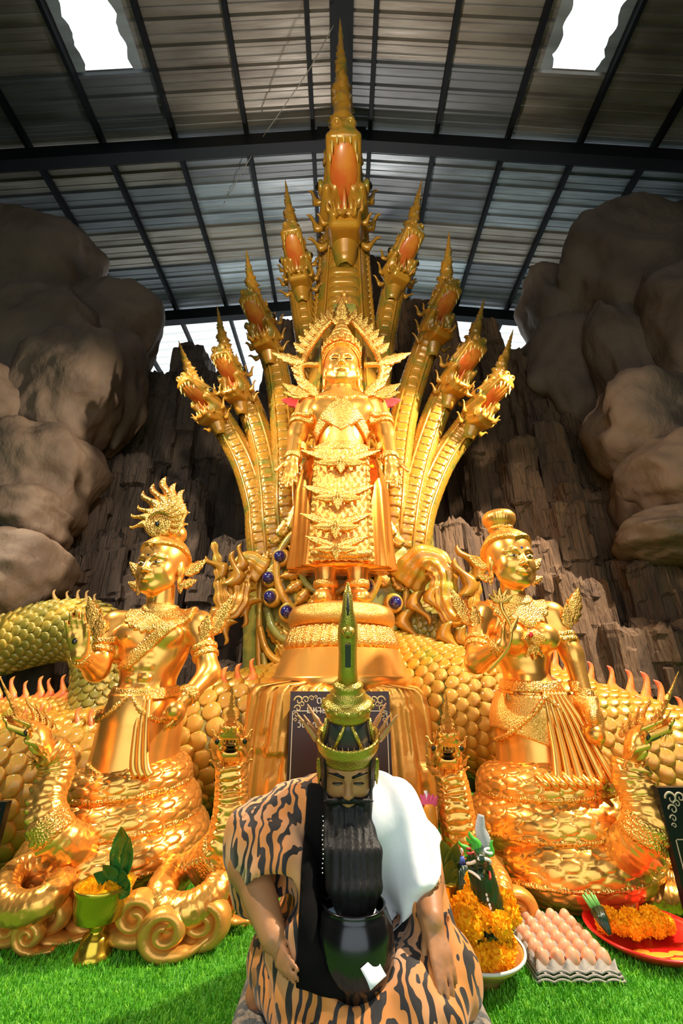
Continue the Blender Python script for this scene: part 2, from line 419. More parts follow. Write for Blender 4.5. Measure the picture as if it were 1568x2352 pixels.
# skylights
def skylight_mat():
    m = bpy.data.materials.new('clear_skylight_sheet'); m.use_nodes = True; nt = m.node_tree; out = nt.nodes['Material Output']
    for n in list(nt.nodes):
        if n != out: nt.nodes.remove(n)
    a = nt.nodes.new('ShaderNodeBsdfTransparent'); a.inputs[0].default_value = (0.97, 0.98, 0.98, 1)
    t = nt.nodes.new('ShaderNodeBsdfTranslucent'); t.inputs[0].default_value = (0.9, 0.93, 0.93, 1)
    mx = nt.nodes.new('ShaderNodeMixShader'); mx.inputs[0].default_value = 0.35
    nt.links.new(a.outputs[0], mx.inputs[1]); nt.links.new(t.outputs[0], mx.inputs[2]); nt.links.new(mx.outputs[0], out.inputs[0])
    return m
M['skylight'] = skylight_mat()
for k, side in ((1, -1), (2, 1)):
    wn = link('window_%d' % k, sheet_mesh(Y0+0.75*6, Y0+0.75*8, 2.90, 3.78, side), M['skylight']); wn['kind'] = 'structure'
    tag(wn, ('white skylight sheet in the left roof slope' if side < 0 else 'white skylight sheet in the right roof slope'))
    # torn foil edging along the opening
    for x, s2 in ((2.93, 1), (3.76, -1)):
        vs = []; fs = []
        for i in range(40):
            y = Y0 + 0.75*6 + i/39*1.5; e = 0.05 + 0.05*abs(sin(i*0.42+side)) + 0.02*random.random()
            for q, dz in ((x - s2*0.05, -0.045), (x + s2*e, -0.05)): vs.append((side*q, y, roof_z(q)+dz)); vs.append((side*q, y, roof_z(q)+dz+0.004))
        for i in range(39):
            a = i*4; fs += [(a, a+2, a+6, a+4), (a+1, a+5, a+7, a+3), (a+2, a+3, a+7, a+6)]
        link('foil_edging', py_mesh('foil', vs, fs, False), ROOFM[2], wn)
# slack cable from the ridge to the left slope
cb = MB().tube(catmull([P(766, 58, 2.62), P(700, 175, 3.05), P(600, 320, 3.9), P(530, 440, 4.75), P(490, 510, 5.35)], 30), 0.007, 6, (0, 1, 0))
M['cable'] = mat('pale_cable', (0.22, 0.19, 0.15), 0.6)
tag(cb.build('cable', M['cable']), 'thin pale cable slung diagonally under the left roof slope', 'cable')

# side and back walls of the hall behind the rockwork
M['hall_wall'] = mat('dark_hall_wall', (0.06, 0.055, 0.055), 0.9, bump=(3, 0.3, 'noise'))
def wallbox(name, lo, hi, label):
    o = MB().box(lo, hi).build(name, M['hall_wall'], smooth=False); o['kind'] = 'structure'; o['label'] = label; return o
WL = wallbox('wall_left', (-6.9, -3, 0), (-6.6, 10.4, 8.55), 'dark left hall wall behind rounded boulders')
WR = wallbox('wall_right', (6.6, -3, 0), (6.9, 10.4, 8.55), 'dark right hall wall behind rounded boulders')
WF = MB().box((-6.6, -3.2, 0), (-3.4, -3.0, 8.9)).box((3.4, -3.2, 0), (6.6, -3.0, 8.9)).box((-3.4, -3.2, 4.6), (3.4, -3.0, 9.2)).build('wall_front', M['hall_wall'], smooth=False); WF['kind'] = 'structure'
WB = wallbox('wall_back', (-6.6, 6.2, 0), (6.6, 6.5, 4.6), 'back wall faced with brown sculpted rock columns')

# ================================================================== rockwork
def block_relief(u, v, seed, s1=(0.30, 0.55), s2=(0.085, 0.26)):
    """stepped, chipped bark-like relief in metres; u across, v up"""
    out = np.zeros_like(u)
    for (su, sv), amp, sd in ((s1, 0.085, seed), (s2, 0.048, seed+9)):
        jr = _hash(np.floor(u/su), np.zeros_like(u)+sd, np.zeros_like(u)); vv = v/sv + jr*7
        h = _hash(np.floor(u/su), np.floor(vv), np.zeros_like(u)+sd+3)
        jr2 = _hash(np.zeros_like(u)+sd, np.floor(vv), np.zeros_like(u)+5)
        out += amp * (h - 0.5) + 0.3*amp*(_hash(np.floor(u/su + 0.5*jr2), np.floor(vv), np.zeros_like(u)+sd) - 0.5)
    return out
def rock_column(x0, x1, z0, z1, d, depth, seed, lean=0.0, res=0.030, s1=(0.30, 0.55), s2=(0.085, 0.26), topamp=0.10):
    """a squared rock pillar: front, both sides and top carry the relief"""
    w_ = x1 - x0; hgt = z1 - z0
    per = [(-w_/2, depth)]  # perimeter polyline: left-back, left-front, right-front, right-back
    nu_s = max(4, int(min(depth, 0.5)/res/1.3)); nu_f = max(6, int(w_/res)); nv = max(8, int(hgt/res))
    us = []
    for i in range(nu_s): us.append((-w_/2, depth*(1 - i/nu_s), -1, 0))
    for i in range(nu_f): us.append((-w_/2 + w_*i/nu_f, 0, 0, -1))
    for i in range(nu_s + 1): us.append((w_/2, depth*i/nu_s, 1, 0))
    us = np.array(us); n = len(us)
    # round the corners a little
    uc = np.cumsum(np.r_[0, np.hypot(np.diff(us[:,0]), np.diff(us[:,1]))])
    vv = np.linspace(0, hgt, nv+1)
    U, Vv = np.meshgrid(uc, vv, indexing='xy')
    rel = block_relief(U + seed*3.1, Vv + seed*1.7, seed, s1, s2)
    p = np.stack([U.ravel()*2.2+seed, Vv.ravel()*0.9, np.zeros(U.size)+seed], 1)
    rel = rel + 0.05*fbm(p, 3).reshape(U.shape)
    nx = np.tile(us[:,2], (nv+1, 1)); ny = np.tile(us[:,3], (nv+1, 1))
    taper = 1 - 0.10*(Vv/hgt)**2
    top = topamp*fbm(np.stack([us[:,0]*3+seed, us[:,1]*3, np.zeros(n)], 1), 2)
    X = us[:,0][None]*taper + nx*rel + lean*Vv; Y = us[:,1][None] + ny*rel
    Z = Vv + (Vv/hgt)**6 * top[None]
    vs = np.stack([X.ravel() + (x0+x1)/2, Y.ravel() + d, Z.ravel() + z0], 1)
    i, j = np.meshgrid(np.arange(n-1), np.arange(nv), indexing='xy'); a = (j*n + i).ravel()
    q = np.stack([a, a+1, a+n+1, a+n], 1)
    # top cap: strips shrinking to the middle
    ring = vs[nv*n:(nv+1)*n]; c = ring.mean(0); caps = []; base = len(vs); extra = []
    for k, s in enumerate((0.93, 0.6, 0.02)):
        r2 = c + (ring - c)*np.array([s, s, 1.0]); r2[:,2] = ring[:,2] + (0.035, 0.06, 0.07)[k] + 0.2*topamp*RNG.standard_normal(n)*(s > 0.1)
        if s < 0.1: r2[:,2] = c[2] + 0.06
        extra.append(r2)
    vs2 = np.concatenate([vs] + extra); qs = [q]; prev = nv*n
    for k in range(3):
        cur = base + k*n; a = np.arange(n-1); qs.append(np.stack([prev+a, prev+a+1, cur+a+1, cur+a], 1)); prev = cur
    return np_mesh('rock_column', vs2, np.concatenate(qs), False)
COLS = [  # left px, right px, top px, depth d, thickness, lean
 (396, 470, 792, 5.3, 0.7, 0), (318, 420, 850, 5.1, 0.7, 0), (262, 330, 972, 4.95, 0.7, 0), (200, 346, 1056, 4.65, 0.6, 0),
 (366, 470, 880, 5.25, 0.6, 0), (452, 565, 860, 5.45, 0.6, 0), (560, 640, 905, 5.4, 0.6, 0), (172, 226, 1156, 4.35, 0.5, 0), (108, 205, 1268, 4.15, 0.5, 0),
 (196, 300, 1232, 4.22, 0.5, 0), (296, 352, 1262, 4.32, 0.5, 0), (372, 470, 1105, 4.75, 0.5, 0), (350, 430, 1290, 4.4, 0.4, 0), (430, 500, 1330, 4.45, 0.4, 0), (486, 600, 1240, 4.8, 0.4, 0), (60, 140, 1420, 4.0, 0.4, 0), (470, 610, 1545, 4.3, 0.4, 0),
 (610, 720, 742, 5.6, 0.6, 0), (850, 900, 590, 5.5, 0.5, 0), (850, 1010, 690, 5.7, 0.6, 0), (985, 1060, 735, 5.5, 0.6, 0), (1040, 1100, 800, 5.4, 0.6, 0),
 (1090, 1150, 742, 5.2, 0.6, 0), (1148, 1200, 800, 5.1, 0.6, 0), (1184, 1262, 815, 4.9, 0.7, 0), (1258, 1300, 908, 4.8, 0.6, 0), (1296, 1346, 948, 4.7, 0.6, 0),
 (1340, 1398, 948, 4.45, 0.5, 0.02), (1158, 1232, 1020, 4.5, 0.5, 0), (1226, 1296, 985, 4.55, 0.5, 0), (1290, 1432, 1130, 4.35, 0.5, 0), (1070, 1160, 980, 4.9, 0.5, 0),
 (985, 1110, 1212, 4.45, 0.5, 0), (1098, 1150, 1180, 4.5, 0.4, 0), (1270, 1345, 1155, 4.2, 0.4, 0), (1180, 1275, 1260, 4.25, 0.5, 0), (1252, 1330, 1340, 3.95, 0.4, 0), (1328, 1405, 1345, 3.9, 0.4, 0),
 (1430, 1590, 1300, 4.0, 0.6, 0), (1405, 1500, 1450, 3.75, 0.4, 0), (1490, 1640, 1440, 3.7, 0.5, 0), (1120, 1260, 1420, 4.1, 0.4, 0), (960, 1060, 1330, 4.6, 0.4, 0)]
for i, (a, b, t, d, th, ln) in enumerate(COLS):
    q0 = P(a, t, d); q1 = P(b, t, d)
    me = rock_column(q0.x, q1.x, -0.05, q0.z, d, th, i+1, ln)
    link('rock_column', me, M['rock2'] if a < 780 else M['rock'], WB)

def boulder(cpx, cpy, hw, hh, d, dep, seed, parent, rough=0.16, tilt=0.0):
    c = P(cpx, cpy, d); e = P(cpx+hw, cpy, d); t = P(cpx, cpy-hh, d)
    r = np.array([abs(e.x-c.x), dep, abs(t.z-c.z)])
    nu, nv = 84, 56
    th = np.linspace(0, 2*pi, nu, endpoint=False); ph = np.linspace(0.001, pi-0.001, nv)
    T, H = np.meshgrid(th, ph); n = np.stack([np.cos(T)*np.sin(H), np.sin(T)*np.sin(H), np.cos(H)], -1).reshape(-1, 3)
    # squarish super-ellipsoid with facets and creases
    n2 = n / (np.abs(n)**2.6).sum(1, keepdims=True)**(1/2.6)
    f = fbm(n*1.3 + seed*7.7, 3); rid = 1 - np.abs(fbm(n*1.1 + seed*3.3, 2))
    k = 1 + rough*f + 0.16*(rid-0.75) + 0.02*fbm(n*7+seed, 3)
    p = n2 * k[:, None] * r
    ca, sa = cos(tilt), sin(tilt); p = np.stack([p[:,0]*ca + p[:,2]*sa, p[:,1], -p[:,0]*sa + p[:,2]*ca], 1)
    vs = p + np.array(c)
    i, j = np.meshgrid(np.arange(nu), np.arange(nv-1)); a = (j*nu + i).ravel(); b = (j*nu + (i+1) % nu).ravel()
    return link('boulder', np_mesh('boulder', vs, np.stack([a, a+nu, b+nu, b], 1)), M['boulder'], parent)
BL = [(30, 690, 180, 150, 4.6, 0.8, 1, 0.25), (225, 800, 115, 130, 4.75, 0.6, 2, 0.3), (70, 800, 150, 130, 4.1, 0.5, 3, 0.1), (165, 905, 100, 120, 3.95, 0.5, 4, 0.1),
      (255, 905, 75, 120, 4.5, 0.4, 5, 0.0), (85, 1105, 110, 110, 3.75, 0.5, 6, 0.15), (60, 1190, 90, 70, 3.6, 0.4, 7, 0.0), (40, 1330, 95, 95, 3.5, 0.45, 8, 0.1), (-60, 960, 110, 110, 3.6, 0.5, 9, 0.0), (130, 1010, 120, 60, 4.6, 0.4, 23, 0.0), (-40, 1180, 110, 190, 4.3, 0.4, 24, 0.0)]
BR = [(1475, 650, 160, 125, 4.5, 0.7, 11, -0.25), (1285, 730, 75, 95, 5.1, 0.5, 12, -0.1), (1320, 860, 110, 120, 5.0, 0.5, 13, 0.0), (1440, 860, 62, 150, 4.3, 0.35, 14, 0.0),
      (1590, 760, 105, 140, 3.9, 0.6, 15, 0.1), (1500, 990, 120, 110, 4.0, 0.5, 16, -0.2), (1560, 1090, 95, 85, 3.7, 0.5, 17, -0.1), (1480, 1180, 60, 110, 4.2, 0.4, 18, 0.0),
      (1550, 1240, 110, 50, 3.8, 0.5, 19, 0.2), (1385, 690, 75, 95, 4.9, 0.5, 20, 0.0), (1640, 590, 110, 110, 4.9, 0.5, 21, 0.0), (1500, 1100, 70, 150, 4.6, 0.3, 22, 0.0)]
for (a, b, c, d, e, f, s, t) in BL: boulder(a, b, c, d, e, f, s, WL, tilt=t)
for (a, b, c, d, e, f, s, t) in BR: boulder(a, b, c, d, e, f, s, WR, tilt=t)
# ================================================================== shared ornament shapes
def flame_mesh(h=0.2, wd=0.07, curl=0.5, thick=0.35, lobes=3, n=14, name='flame'):
    """an S-curved tapering flame tongue with notched edges, standing on the origin, thick in y"""
    vs = []; fs = []
    for i in range(n + 1):
        t = i / n
        x = curl * wd * (sin(t * pi * 1.7) * 0.42 + t * 0.25)
        wv = wd * 0.5 * (0.85 + 0.30 * sin(min(1, t*1.6) * pi)) * (1 - t)**0.6 + 0.0012
        saw = 1 - 0.22 * ((t * lobes) % 1.0) if t < 0.85 else 1
        wv *= saw
        th = wd * thick * 0.5 * (1 - t)**0.6 + 0.001
        z = h * t
        vs += [(x - wv, 0, z), (x - wv*0.4, -th, z), (x, -th*1.25, z), (x + wv*0.4, -th, z), (x + wv, 0, z), (x, th, z)]
    for i in range(n):
        for j in range(6):
            k = (j+1) % 6; fs.append((i*6+j, i*6+k, (i+1)*6+k, (i+1)*6+j))
    fs.append(tuple(range(5, -1, -1))); fs.append(tuple(n*6 + j for j in range(6)))
    return py_mesh(name, vs, fs)
def leaf_mesh(h=0.2, wd=0.12, lobes=4, bend=0.25, thick=0.02, name='leaf', tip=1.0):
    """lobed kanok leaf: pointed outline with scalloped edges, raised mid rib, bending forward (-y) to the tip"""
    n = 22; vs = []; fs = []
    for i in range(n + 1):
        t = i / n
        wv = wd * 0.5 * (sin(pi * min(1.0, t**0.75))**0.8) * (1 - 0.25*t) + 0.0008
        wv *= 1 - 0.28 * (((1-t) * lobes) % 1.0) * (t < 0.93)
        z = h * t; y = -bend * h * t*t
        rid = thick * (1.1 - t)
        vs += [(-wv, y, z), (-wv*0.55, y - rid*0.9, z), (-wv*0.2, y - rid*0.45, z), (0, y - rid*1.3, z), (wv*0.2, y - rid*0.45, z), (wv*0.55, y - rid*0.9, z), (wv, y, z), (0, y + thick*0.6, z)]
    for i in range(n):
        for j in range(8):
            k = (j+1) % 8; fs.append((i*8+j, i*8+k, (i+1)*8+k, (i+1)*8+j))
    fs.append(tuple(range(7, -1, -1))); fs.append(tuple(n*8 + j for j in range(8)))
    return py_mesh(name, vs, fs)
def basis(pos, zdir, front=(0, -1, 0), s=1.0):
    """matrix: local z along zdir, local -y facing front"""
    z = V(zdir).normalized(); f = V(front); y = -(f - z * f.dot(z))
    if y.length < 1e-4: y = V((0.1, 1, 0)) - z * z.y
    y.normalize(); x = y.cross(z)
    m = Matrix.Identity(4)
    for i in range(3): m[i][0] = x[i]*s; m[i][1] = y[i]*s; m[i][2] = z[i]*s; m[i][3] = pos[i]
    return m
def relief_tube(pts, rad, nu, nv, ref=(0, -1, 0), flat=1.0, relief=None, caps=True):
    """numpy swept tube with a relief function relief(metres_along, angle, t)"""
    pts = catmull(pts, nu); fr = frames(pts, ref)
    Pn = np.array(pts); T = np.array([f[0] for f in fr]); Sd = np.array([f[1] for f in fr]); U = np.array([f[2] for f in fr])
    L = np.r_[0, np.cumsum(np.linalg.norm(np.diff(Pn, axis=0), axis=1))]
    a = np.linspace(0, 2*pi, nv, endpoint=False); t = np.linspace(0, 1, nu)
    r = np.array([rad(x) for x in t])
    A, LL = np.meshgrid(a, L); TT = np.repeat(t[:, None], nv, 1); RR = np.repeat(r[:, None], nv, 1)
    if relief is not None: RR = RR + relief(LL, A, TT)
    vs = Pn[:, None, :] + Sd[:, None, :]*(RR*np.cos(A))[..., None] + U[:, None, :]*(RR*flat*np.sin(A))[..., None]
    vs = vs.reshape(-1, 3)
    i, j = np.meshgrid(np.arange(nv), np.arange(nu-1)); p = (j*nv + i).ravel(); q = (j*nv + (i+1) % nv).ravel()
    fc = np.stack([p, q, q+nv, p+nv], 1)
    if caps:
        c0 = len(vs); vs = np.concatenate([vs, Pn[:1], Pn[-1:]])
        k = np.arange(nv); k2 = (k+1) % nv
        fc = np.concatenate([fc, np.stack([k2, k, np.full(nv, c0), np.full(nv, c0)], 1), np.stack([(nu-1)*nv+k, (nu-1)*nv+k2, np.full(nv, c0+1), np.full(nv, c0+1)], 1)])
        tri = fc[:, 2] == fc[:, 3]
        fq, ft = fc[~tri], fc[tri][:, :3]
        # triangles as degenerate quads are invalid: split a quad mesh plus fans
        me = bpy.data.meshes.new('tube'); me.from_pydata(vs.tolist(), [], fq.tolist() + ft.tolist())
        me.polygons.foreach_set('use_smooth', [True]*len(me.polygons)); me.update(); return me
    return np_mesh('tube', vs, fc)
def scale_relief(sl, na, amp, belly=None):
    """overlapping round snake scales; sl = scale length, na = scales round the tube"""
    def f(L, A, T):
        u = L / sl; row = np.floor(u); b = u - row
        v = A / (2*pi) * na
        a0 = (v + 0.5*(row % 2)) % 1.0 - 0.5; a1 = (v + 0.5*((row-1) % 2)) % 1.0 - 0.5
        e = (np.abs(a1)/0.5)**2 + (b/0.85)**2
        h = np.where(e < 1, 0.75 + 0.25*b, 0.25 + 0.45*b)
        h = (h - 0.75*np.exp(-((e-1.0)/0.20)**2)) * amp
        if belly is not None:
            lo, hi = belly; ins = (A > lo) & (A < hi)
            rib = amp*(0.2 + 0.9*np.abs(np.sin(L/(sl*1.1)*pi)))
            h = np.where(ins, rib, h)
            for e in (lo, hi):  # beaded edge line
                ed = np.abs(A - e) < 0.11; h = np.where(ed, amp*(1.9 + 0.8*np.sin(L/sl*2*pi*1.2)), h)
        return h
    return f

# ================================================================== great nine-headed naga
NG = thing('naga_statue', 'towering nine-headed gold-green serpent statue rising behind the standing crowned figure', 'statue', (0, 4.0, 0))
NGM = Matrix.Translation((0, -4.0, 0))   # world -> local
def ng(name, me, mt, parent=None, Mx=None):
    o = link(name, me, mt, parent or NG); o.matrix_basis = (NGM if parent is None else Matrix.Identity(4)) @ (Mx or Matrix.Identity(4)); return o

# trunk with a shield of green skin
trunk = ng('trunk', relief_tube([(0, 3.98, -0.1), (0, 3.98, 0.9), (0, 3.98, 1.8), (0, 4.0, 2.5), (0, 4.02, 2.9)], lambda t: 0.76 + 0.16*sin(t*pi*0.9) - 0.30*max(0, t-0.75)/0.25, 120, 90, flat=0.52, relief=scale_relief(0.09, 40, 0.016)), M['naga_green'])

# head, built once ----------------------------------------------------
def naga_head_parts():
    F = Field((-0.36, -0.66, -0.3), (0.36, 0.36, 0.72), 0.0125)
    F.ell((0, 0.02, 0.20), (0.20, 0.22, 0.20), 0.05)
    F.cone((0, 0.06, -0.22), (0, 0.03, 0.08), 0.10, 0.17, 0.10)
    F.cone((0, -0.02, 0.29), (0, -0.38, 0.53), 0.155, 0.085, 0.05)
    F.box((0, -0.23, 0.395), (0.150, 0.24, 0.05), 0.03, 0.04, Matrix.Rotation(-0.60, 3, 'X'))
    F.box((0, -0.42, 0.505), (0.12, 0.035, 0.04), 0.025, 0.02)
    for s in (-1, 1):
        F.ell((s*0.055, -0.43, 0.60), (0.052, 0.05, 0.05), 0.03)
        F.ell((s*0.055, -0.475, 0.59), (0.02, 0.03, 0.02), 0.01, sub=True)
        F.cone((s*0.15, 0.02, 0.37), (s*0.11, -0.26, 0.56), 0.05, 0.035, 0.03)
        F.ell((s*0.17, -0.10, 0.30), (0.06, 0.07, 0.06), 0.03)
        F.cone((s*0.18, 0.05, 0.10), (s*0.15, -0.2, 0.24), 0.06, 0.04, 0.04)
    F.ell((0, -0.30, 0.21), (0.118, 0.33, 0.12), 0.03, Matrix.Rotation(-0.48, 3, 'X'), sub=True)
    skull = F.mesh('naga_head')
    J = Field((-0.26, -0.56, -0.3), (0.26, 0.2, 0.2), 0.0125)
    J.box((0, -0.06, -0.06), (0.145, 0.16, 0.06), 0.05, 0.04)
    for s in (-1, 1): J.cone((s*0.14, 0.02, -0.02), (s*0.10, -0.22, 0.0), 0.045, 0.035, 0.03)
    J.cone((-0.09, -0.225, -0.03), (0.09, -0.225, -0.03), 0.045, 0.045, 0.03)
    J.ell((0, -0.10, 0.035), (0.095, 0.15, 0.07), 0.02, sub=True)
    jaw = J.mesh('lower_jaw')
    pal = MB().ell((0, -0.23, 0.345), (0.125, 0.25, 0.05), 16, 10, Matrix.Rotation(-0.60, 4, 'X')); pal.ell((0, -0.02, 0.12), (0.13, 0.08, 0.15), 16, 10)
    tg = MB().tube(catmull([(0, 0.0, 0.0), (0, -0.10, 0.06), (0, -0.18, 0.15), (0, -0.22, 0.24)], 12), lambda t: 0.045*(1-t)+0.006, 8, (0, 0, 1), True, 0.5)
    th = MB()
    for k in range(7):
        a = (k/6 - 0.5)*2
        x = 0.115*sin(a*1.5); y = -0.44 + 0.10*abs(a)**3
        th.tube([(x, y, 0.49 - 0.06*a*a), (x, y-0.01, 0.415 - 0.07*a*a - (0.03 if abs(abs(a)-0.67) < 0.05 else 0))], [0.018, 0.002], 6, (0, 1, 0))
    for k in range(7):
        a = (k/6 - 0.5)*2
        x = 0.11*sin(a*1.5); y = -0.25 + 0.10*abs(a)**3
        th.tube([(x, y, -0.02), (x, y-0.015, 0.055 + (0.035 if abs(abs(a)-0.67) < 0.05 else 0))], [0.017, 0.002], 6, (0, 1, 0))
    hn = catmull([(0, 0, 0), (0, -0.07, 0.22), (0, -0.11, 0.45), (0, -0.14, 0.70), (0, -0.16, 1.0)], 60)
    def hr(t): return (0.118*(1-t)**0.95 + 0.004) * (1 + 0.20*(1 - ((t*9) % 1.0))*(t < 0.7))
    v, f = tube_arrays(hn, hr, 14, (0, -1, 0))
    vv = np.array(v); fb = np.maximum(0, fbm(vv*34, 2)) - 0.1; c = np.repeat(np.array(hn), 14, 0); vv = c + (vv-c)*(1 + 0.6*fb[:, None])
    horn = py_mesh('horn', vv.tolist(), f)
    return skull, jaw, pal.mesh('palate'), tg.mesh('tongue'), th.mesh('teeth'), horn
HP = naga_head_parts()
EYE = MB().ell((0, 0, 0), (0.042, 0.042, 0.042), 14, 10).mesh('eye'); EYE_RIM = MB().lathe([(0.036, -0.03), (0.055, -0.015), (0.058, 0.008), (0.045, 0.022), (0.036, 0.02)], 14, None, False).mesh('eye_rim')
FIN = flame_mesh(0.20, 0.11, 0.9, 0.4, 3, name='cheek_fin'); FIN2 = flame_mesh(0.12, 0.07, 0.6, 0.5, 2, name='jaw_frill')
FINS = []
for s in (-1, 1):
    FINS += [('cheek_fin', FIN, (s*0.17, 0.03, 0.08), (s*0.9, -0.15, 0.42), s), ('cheek_fin', FIN, (s*0.15, 0.08, -0.05), (s*0.95, -0.1, 0.12), s), ('cheek_fin', FIN, (s*0.17, 0.02, 0.33), (s*0.8, 0.1, 0.55), s),
             ('jaw_frill', FIN2, (s*0.15, -0.12, -0.02), (s*0.8, -0.4, 0.45), s), ('jaw_frill', FIN2, (s*0.11, -0.22, 0.0), (s*0.5, -0.5, 0.75), s), ('jaw_frill', FIN2, (s*0.06, -0.25, -0.05), (s*0.4, -0.9, 0.1), s),
             ('brow_flame', FIN2, (s*0.12, -0.16, 0.50), (s*0.5, -0.3, 0.9), s), ('brow_flame', FIN2, (s*0.06, -0.32, 0.60), (s*0.3, -0.3, 0.95), s), ('brow_flame', FIN2, (s*0.14, 0.02, 0.42), (s*0.6, -0.1, 0.8), s)]
FINS += [('jaw_frill', FIN2, (0, -0.25, -0.06), (0, -0.85, -0.4), 1)]
def horn_m(k): return Matrix.Translation((0, -0.14, 0.42)) @ Matrix.Diagonal((0.9+0.1*k, k, k, 1))
def naga_head(Mx, kh=1.0):
    h = ng('head', HP[0], M['naga'], None, Mx)
    for nm, me, mt in (('lower_jaw', HP[1], M['naga']), ('palate', HP[2], M['mouth']), ('tongue', HP[3], M['mouth']), ('teeth', HP[4], M['tooth']), ('horn', HP[5], M['naga'])):
        o = ng(nm, me, mt, h, horn_m(kh) if nm == 'horn' else None)
        if nm == 'teeth': o['kind'] = 'stuff'
    for s in (-1, 1):
        e = ng('eye', EYE, M['dark_eye'], h, Matrix.Translation((s*0.215, -0.13, 0.325)))
        m = Matrix.Translation((s*0.205, -0.13, 0.325)) @ Matrix.Rotation(s*pi/2, 4, 'Y'); ng('eye_rim', EYE_RIM, M['naga'], h, m)
    for nm, me, p, d, s in FINS:
        m = basis(p, d, (0, -1, 0)); 
        if s < 0: m = m @ Matrix.Scale(-1, 4, (1, 0, 0))
        ng(nm, me, M['naga'], h, m)
    return h

PLATE = None
def plate_mesh():
    # bevelled belly plate: x across +-.5, z along +-.5, bulging to -y
    vs = []; fs = []; nx, nz = 8, 6
    for j in range(nz + 1):
        for i in range(nx + 1):
            x = i/nx - 0.5; z = j/nz - 0.5
            b = -0.62*math.sqrt(max(0, (1-(2*x)**4)*(1-(2*z)**4))) + 0.22
            vs.append((x, b*0.6, z))
    for j in range(nz):
        for i in range(nx): a = j*(nx+1)+i; fs.append((a, a+1, a+nx+2, a+nx+1))
    return py_mesh('belly_plate', vs, fs)
PLATE = plate_mesh()
def neck(pts, r0, r1, n_pl, flat=0.9, edges=True, wide=0.98):
    pts = [V(p) for p in pts]
    rad = lambda t: r0 + (r1 - r0)*t
    pts = catmull(pts, 40)[:38]
    nk = ng('neck', relief_tube(pts, rad, 170, 44, flat=flat, relief=scale_relief(0.055, 16, 0.014)), M['naga'])
    cp = catmull(pts, 200); fr = frames(cp, (0, -1, 0))
    L = sum((cp[i+1]-cp[i]).length for i in range(199)); step = L/n_pl
    for k in range(n_pl):
        t = (k + 0.5)/n_pl; i = int(t*199); T, S, U = fr[i]; r = rad(t)
        m = Matrix.Identity(4)
        for c in range(3): m[c][0] = S[c]*r*wide; m[c][1] = -U[c]*r*(0.75 if r > 0.2 else 1.0); m[c][2] = T[c]*step*0.97; m[c][3] = cp[i][c] + U[c]*r*flat*0.86
        ng('belly_plate', PLATE, M['naga_belly'], None, m).parent = nk
        nk.children[-1].matrix_basis = m
    if edges:
        for s in (-1, 1):
            ep = [cp[i] + fr[i][1]*(s*rad(i/199)*wide*0.53) + fr[i][2]*(rad(i/199)*flat*0.93) for i in range(0, 200, 4)]
            o = MB().tube(ep, 0.016, 6, (0, -1, 0)).build('belly_edge', M['naga'], nk)
    return nk
def head_at(base, tip_dir, s, yaw=0.0, fwd=0.0):
    """head standing on a neck end: local z leans along tip_dir, faces the camera side (-y), turned by yaw"""
    m = basis(base, tip_dir, (sin(yaw), -cos(yaw), -fwd)); return m @ Matrix.Scale(s, 4)
HEADS = [  # neck pixels with depths, head base pixel, tip pixel, scale, yaw, radius
 ([(600,1240,3.75),(592,1160,3.85),(560,1060,3.95),(512,975,3.9),(478,935,3.72)], (412,785), 0.80, -0.65, 0.135),
 ([(628,1220,3.72),(622,1140,3.8),(604,1030,3.95),(572,935,3.95),(540,885,3.75)], (500,706), 0.84, -0.35, 0.14),
 ([(660,1180,3.7),(658,1080,3.8),(650,960,3.95),(634,850,4.0),(606,765,3.75)], (564,575), 0.95, -0.35, 0.145),
 ([(705,1080,3.7),(712,950,3.9),(710,820,4.05),(694,700,4.0),(684,622,3.75)], (653,415), 1.02, -0.12, 0.15),
 ([(862,1080,3.7),(862,950,3.9),(874,820,4.05),(896,700,4.0),(916,618,3.75)], (967,410), 1.04, 0.4, 0.15),
 ([(900,1180,3.7),(908,1080,3.8),(926,960,3.95),(962,840,4.0),(1000,745,3.75)], (1031,535), 0.98, 0.4, 0.15),
 ([(930,1220,3.72),(942,1140,3.8),(972,1030,3.95),(1012,925,3.95),(1050,868,3.75)], (1113,680), 0.92, 0.4, 0.145),
 ([(955,1240,3.75),(972,1160,3.85),(1015,1060,3.95),(1068,985,3.9),(1104,940,3.72)], (1177,757), 0.86, 0.6, 0.14)]
def proj(p):
    x, y, z = p[0], p[1], p[2]-CAM_H; zc = y*cos(TILT) + z*sin(TILT); return CX + F_PX*x/zc, CY - F_PX*(z*cos(TILT) - y*sin(TILT))/zc
def place_head(b, tip, s, yaw, lean=-0.12):
    best = None
    for i in range(61):
        roll = -0.75 + 1.5*i/60; zd = V((sin(roll), lean, cos(roll))); H = head_at(b - zd*(0.26*s), zd, s, yaw)
        for j in range(40):
            k = 0.4 + 0.06*j; q = proj(H @ horn_m(k) @ V((0, -0.16, 1.0))); e = math.hypot(q[0]-tip[0], q[1]-tip[1])
            if best is None or e < best[0]: best = (e, H, k)
    return naga_head(best[1], best[2])
for nk, tip, s, yaw, r in HEADS:
    q0 = nk[0]; pts = [P(q0[0] + (784-q0[0])*0.10, q0[1]+150, 3.84)] + [P(*q) for q in nk]
    neck(pts, r*1.02, r*0.98, 28)
    place_head(pts[-1] + V((0, 0.02, 0.06)), tip, s*0.86, yaw)
# main neck and head
mp = [P(786, 1000, 3.75), P(787, 850, 3.85), P(788, 720, 3.95), P(789, 600, 3.85), P(789, 505, 3.5)]
neck(mp, 0.42, 0.27, 20, flat=0.62, wide=1.25)
for s in (-1, 1):
    MB_ = [q + V((s*0.40, -0.02, 0)) for q in catmull(mp, 12)]
place_head(P(789, 470, 3.4), (784, 36), 1.40, 0.0, -0.30)
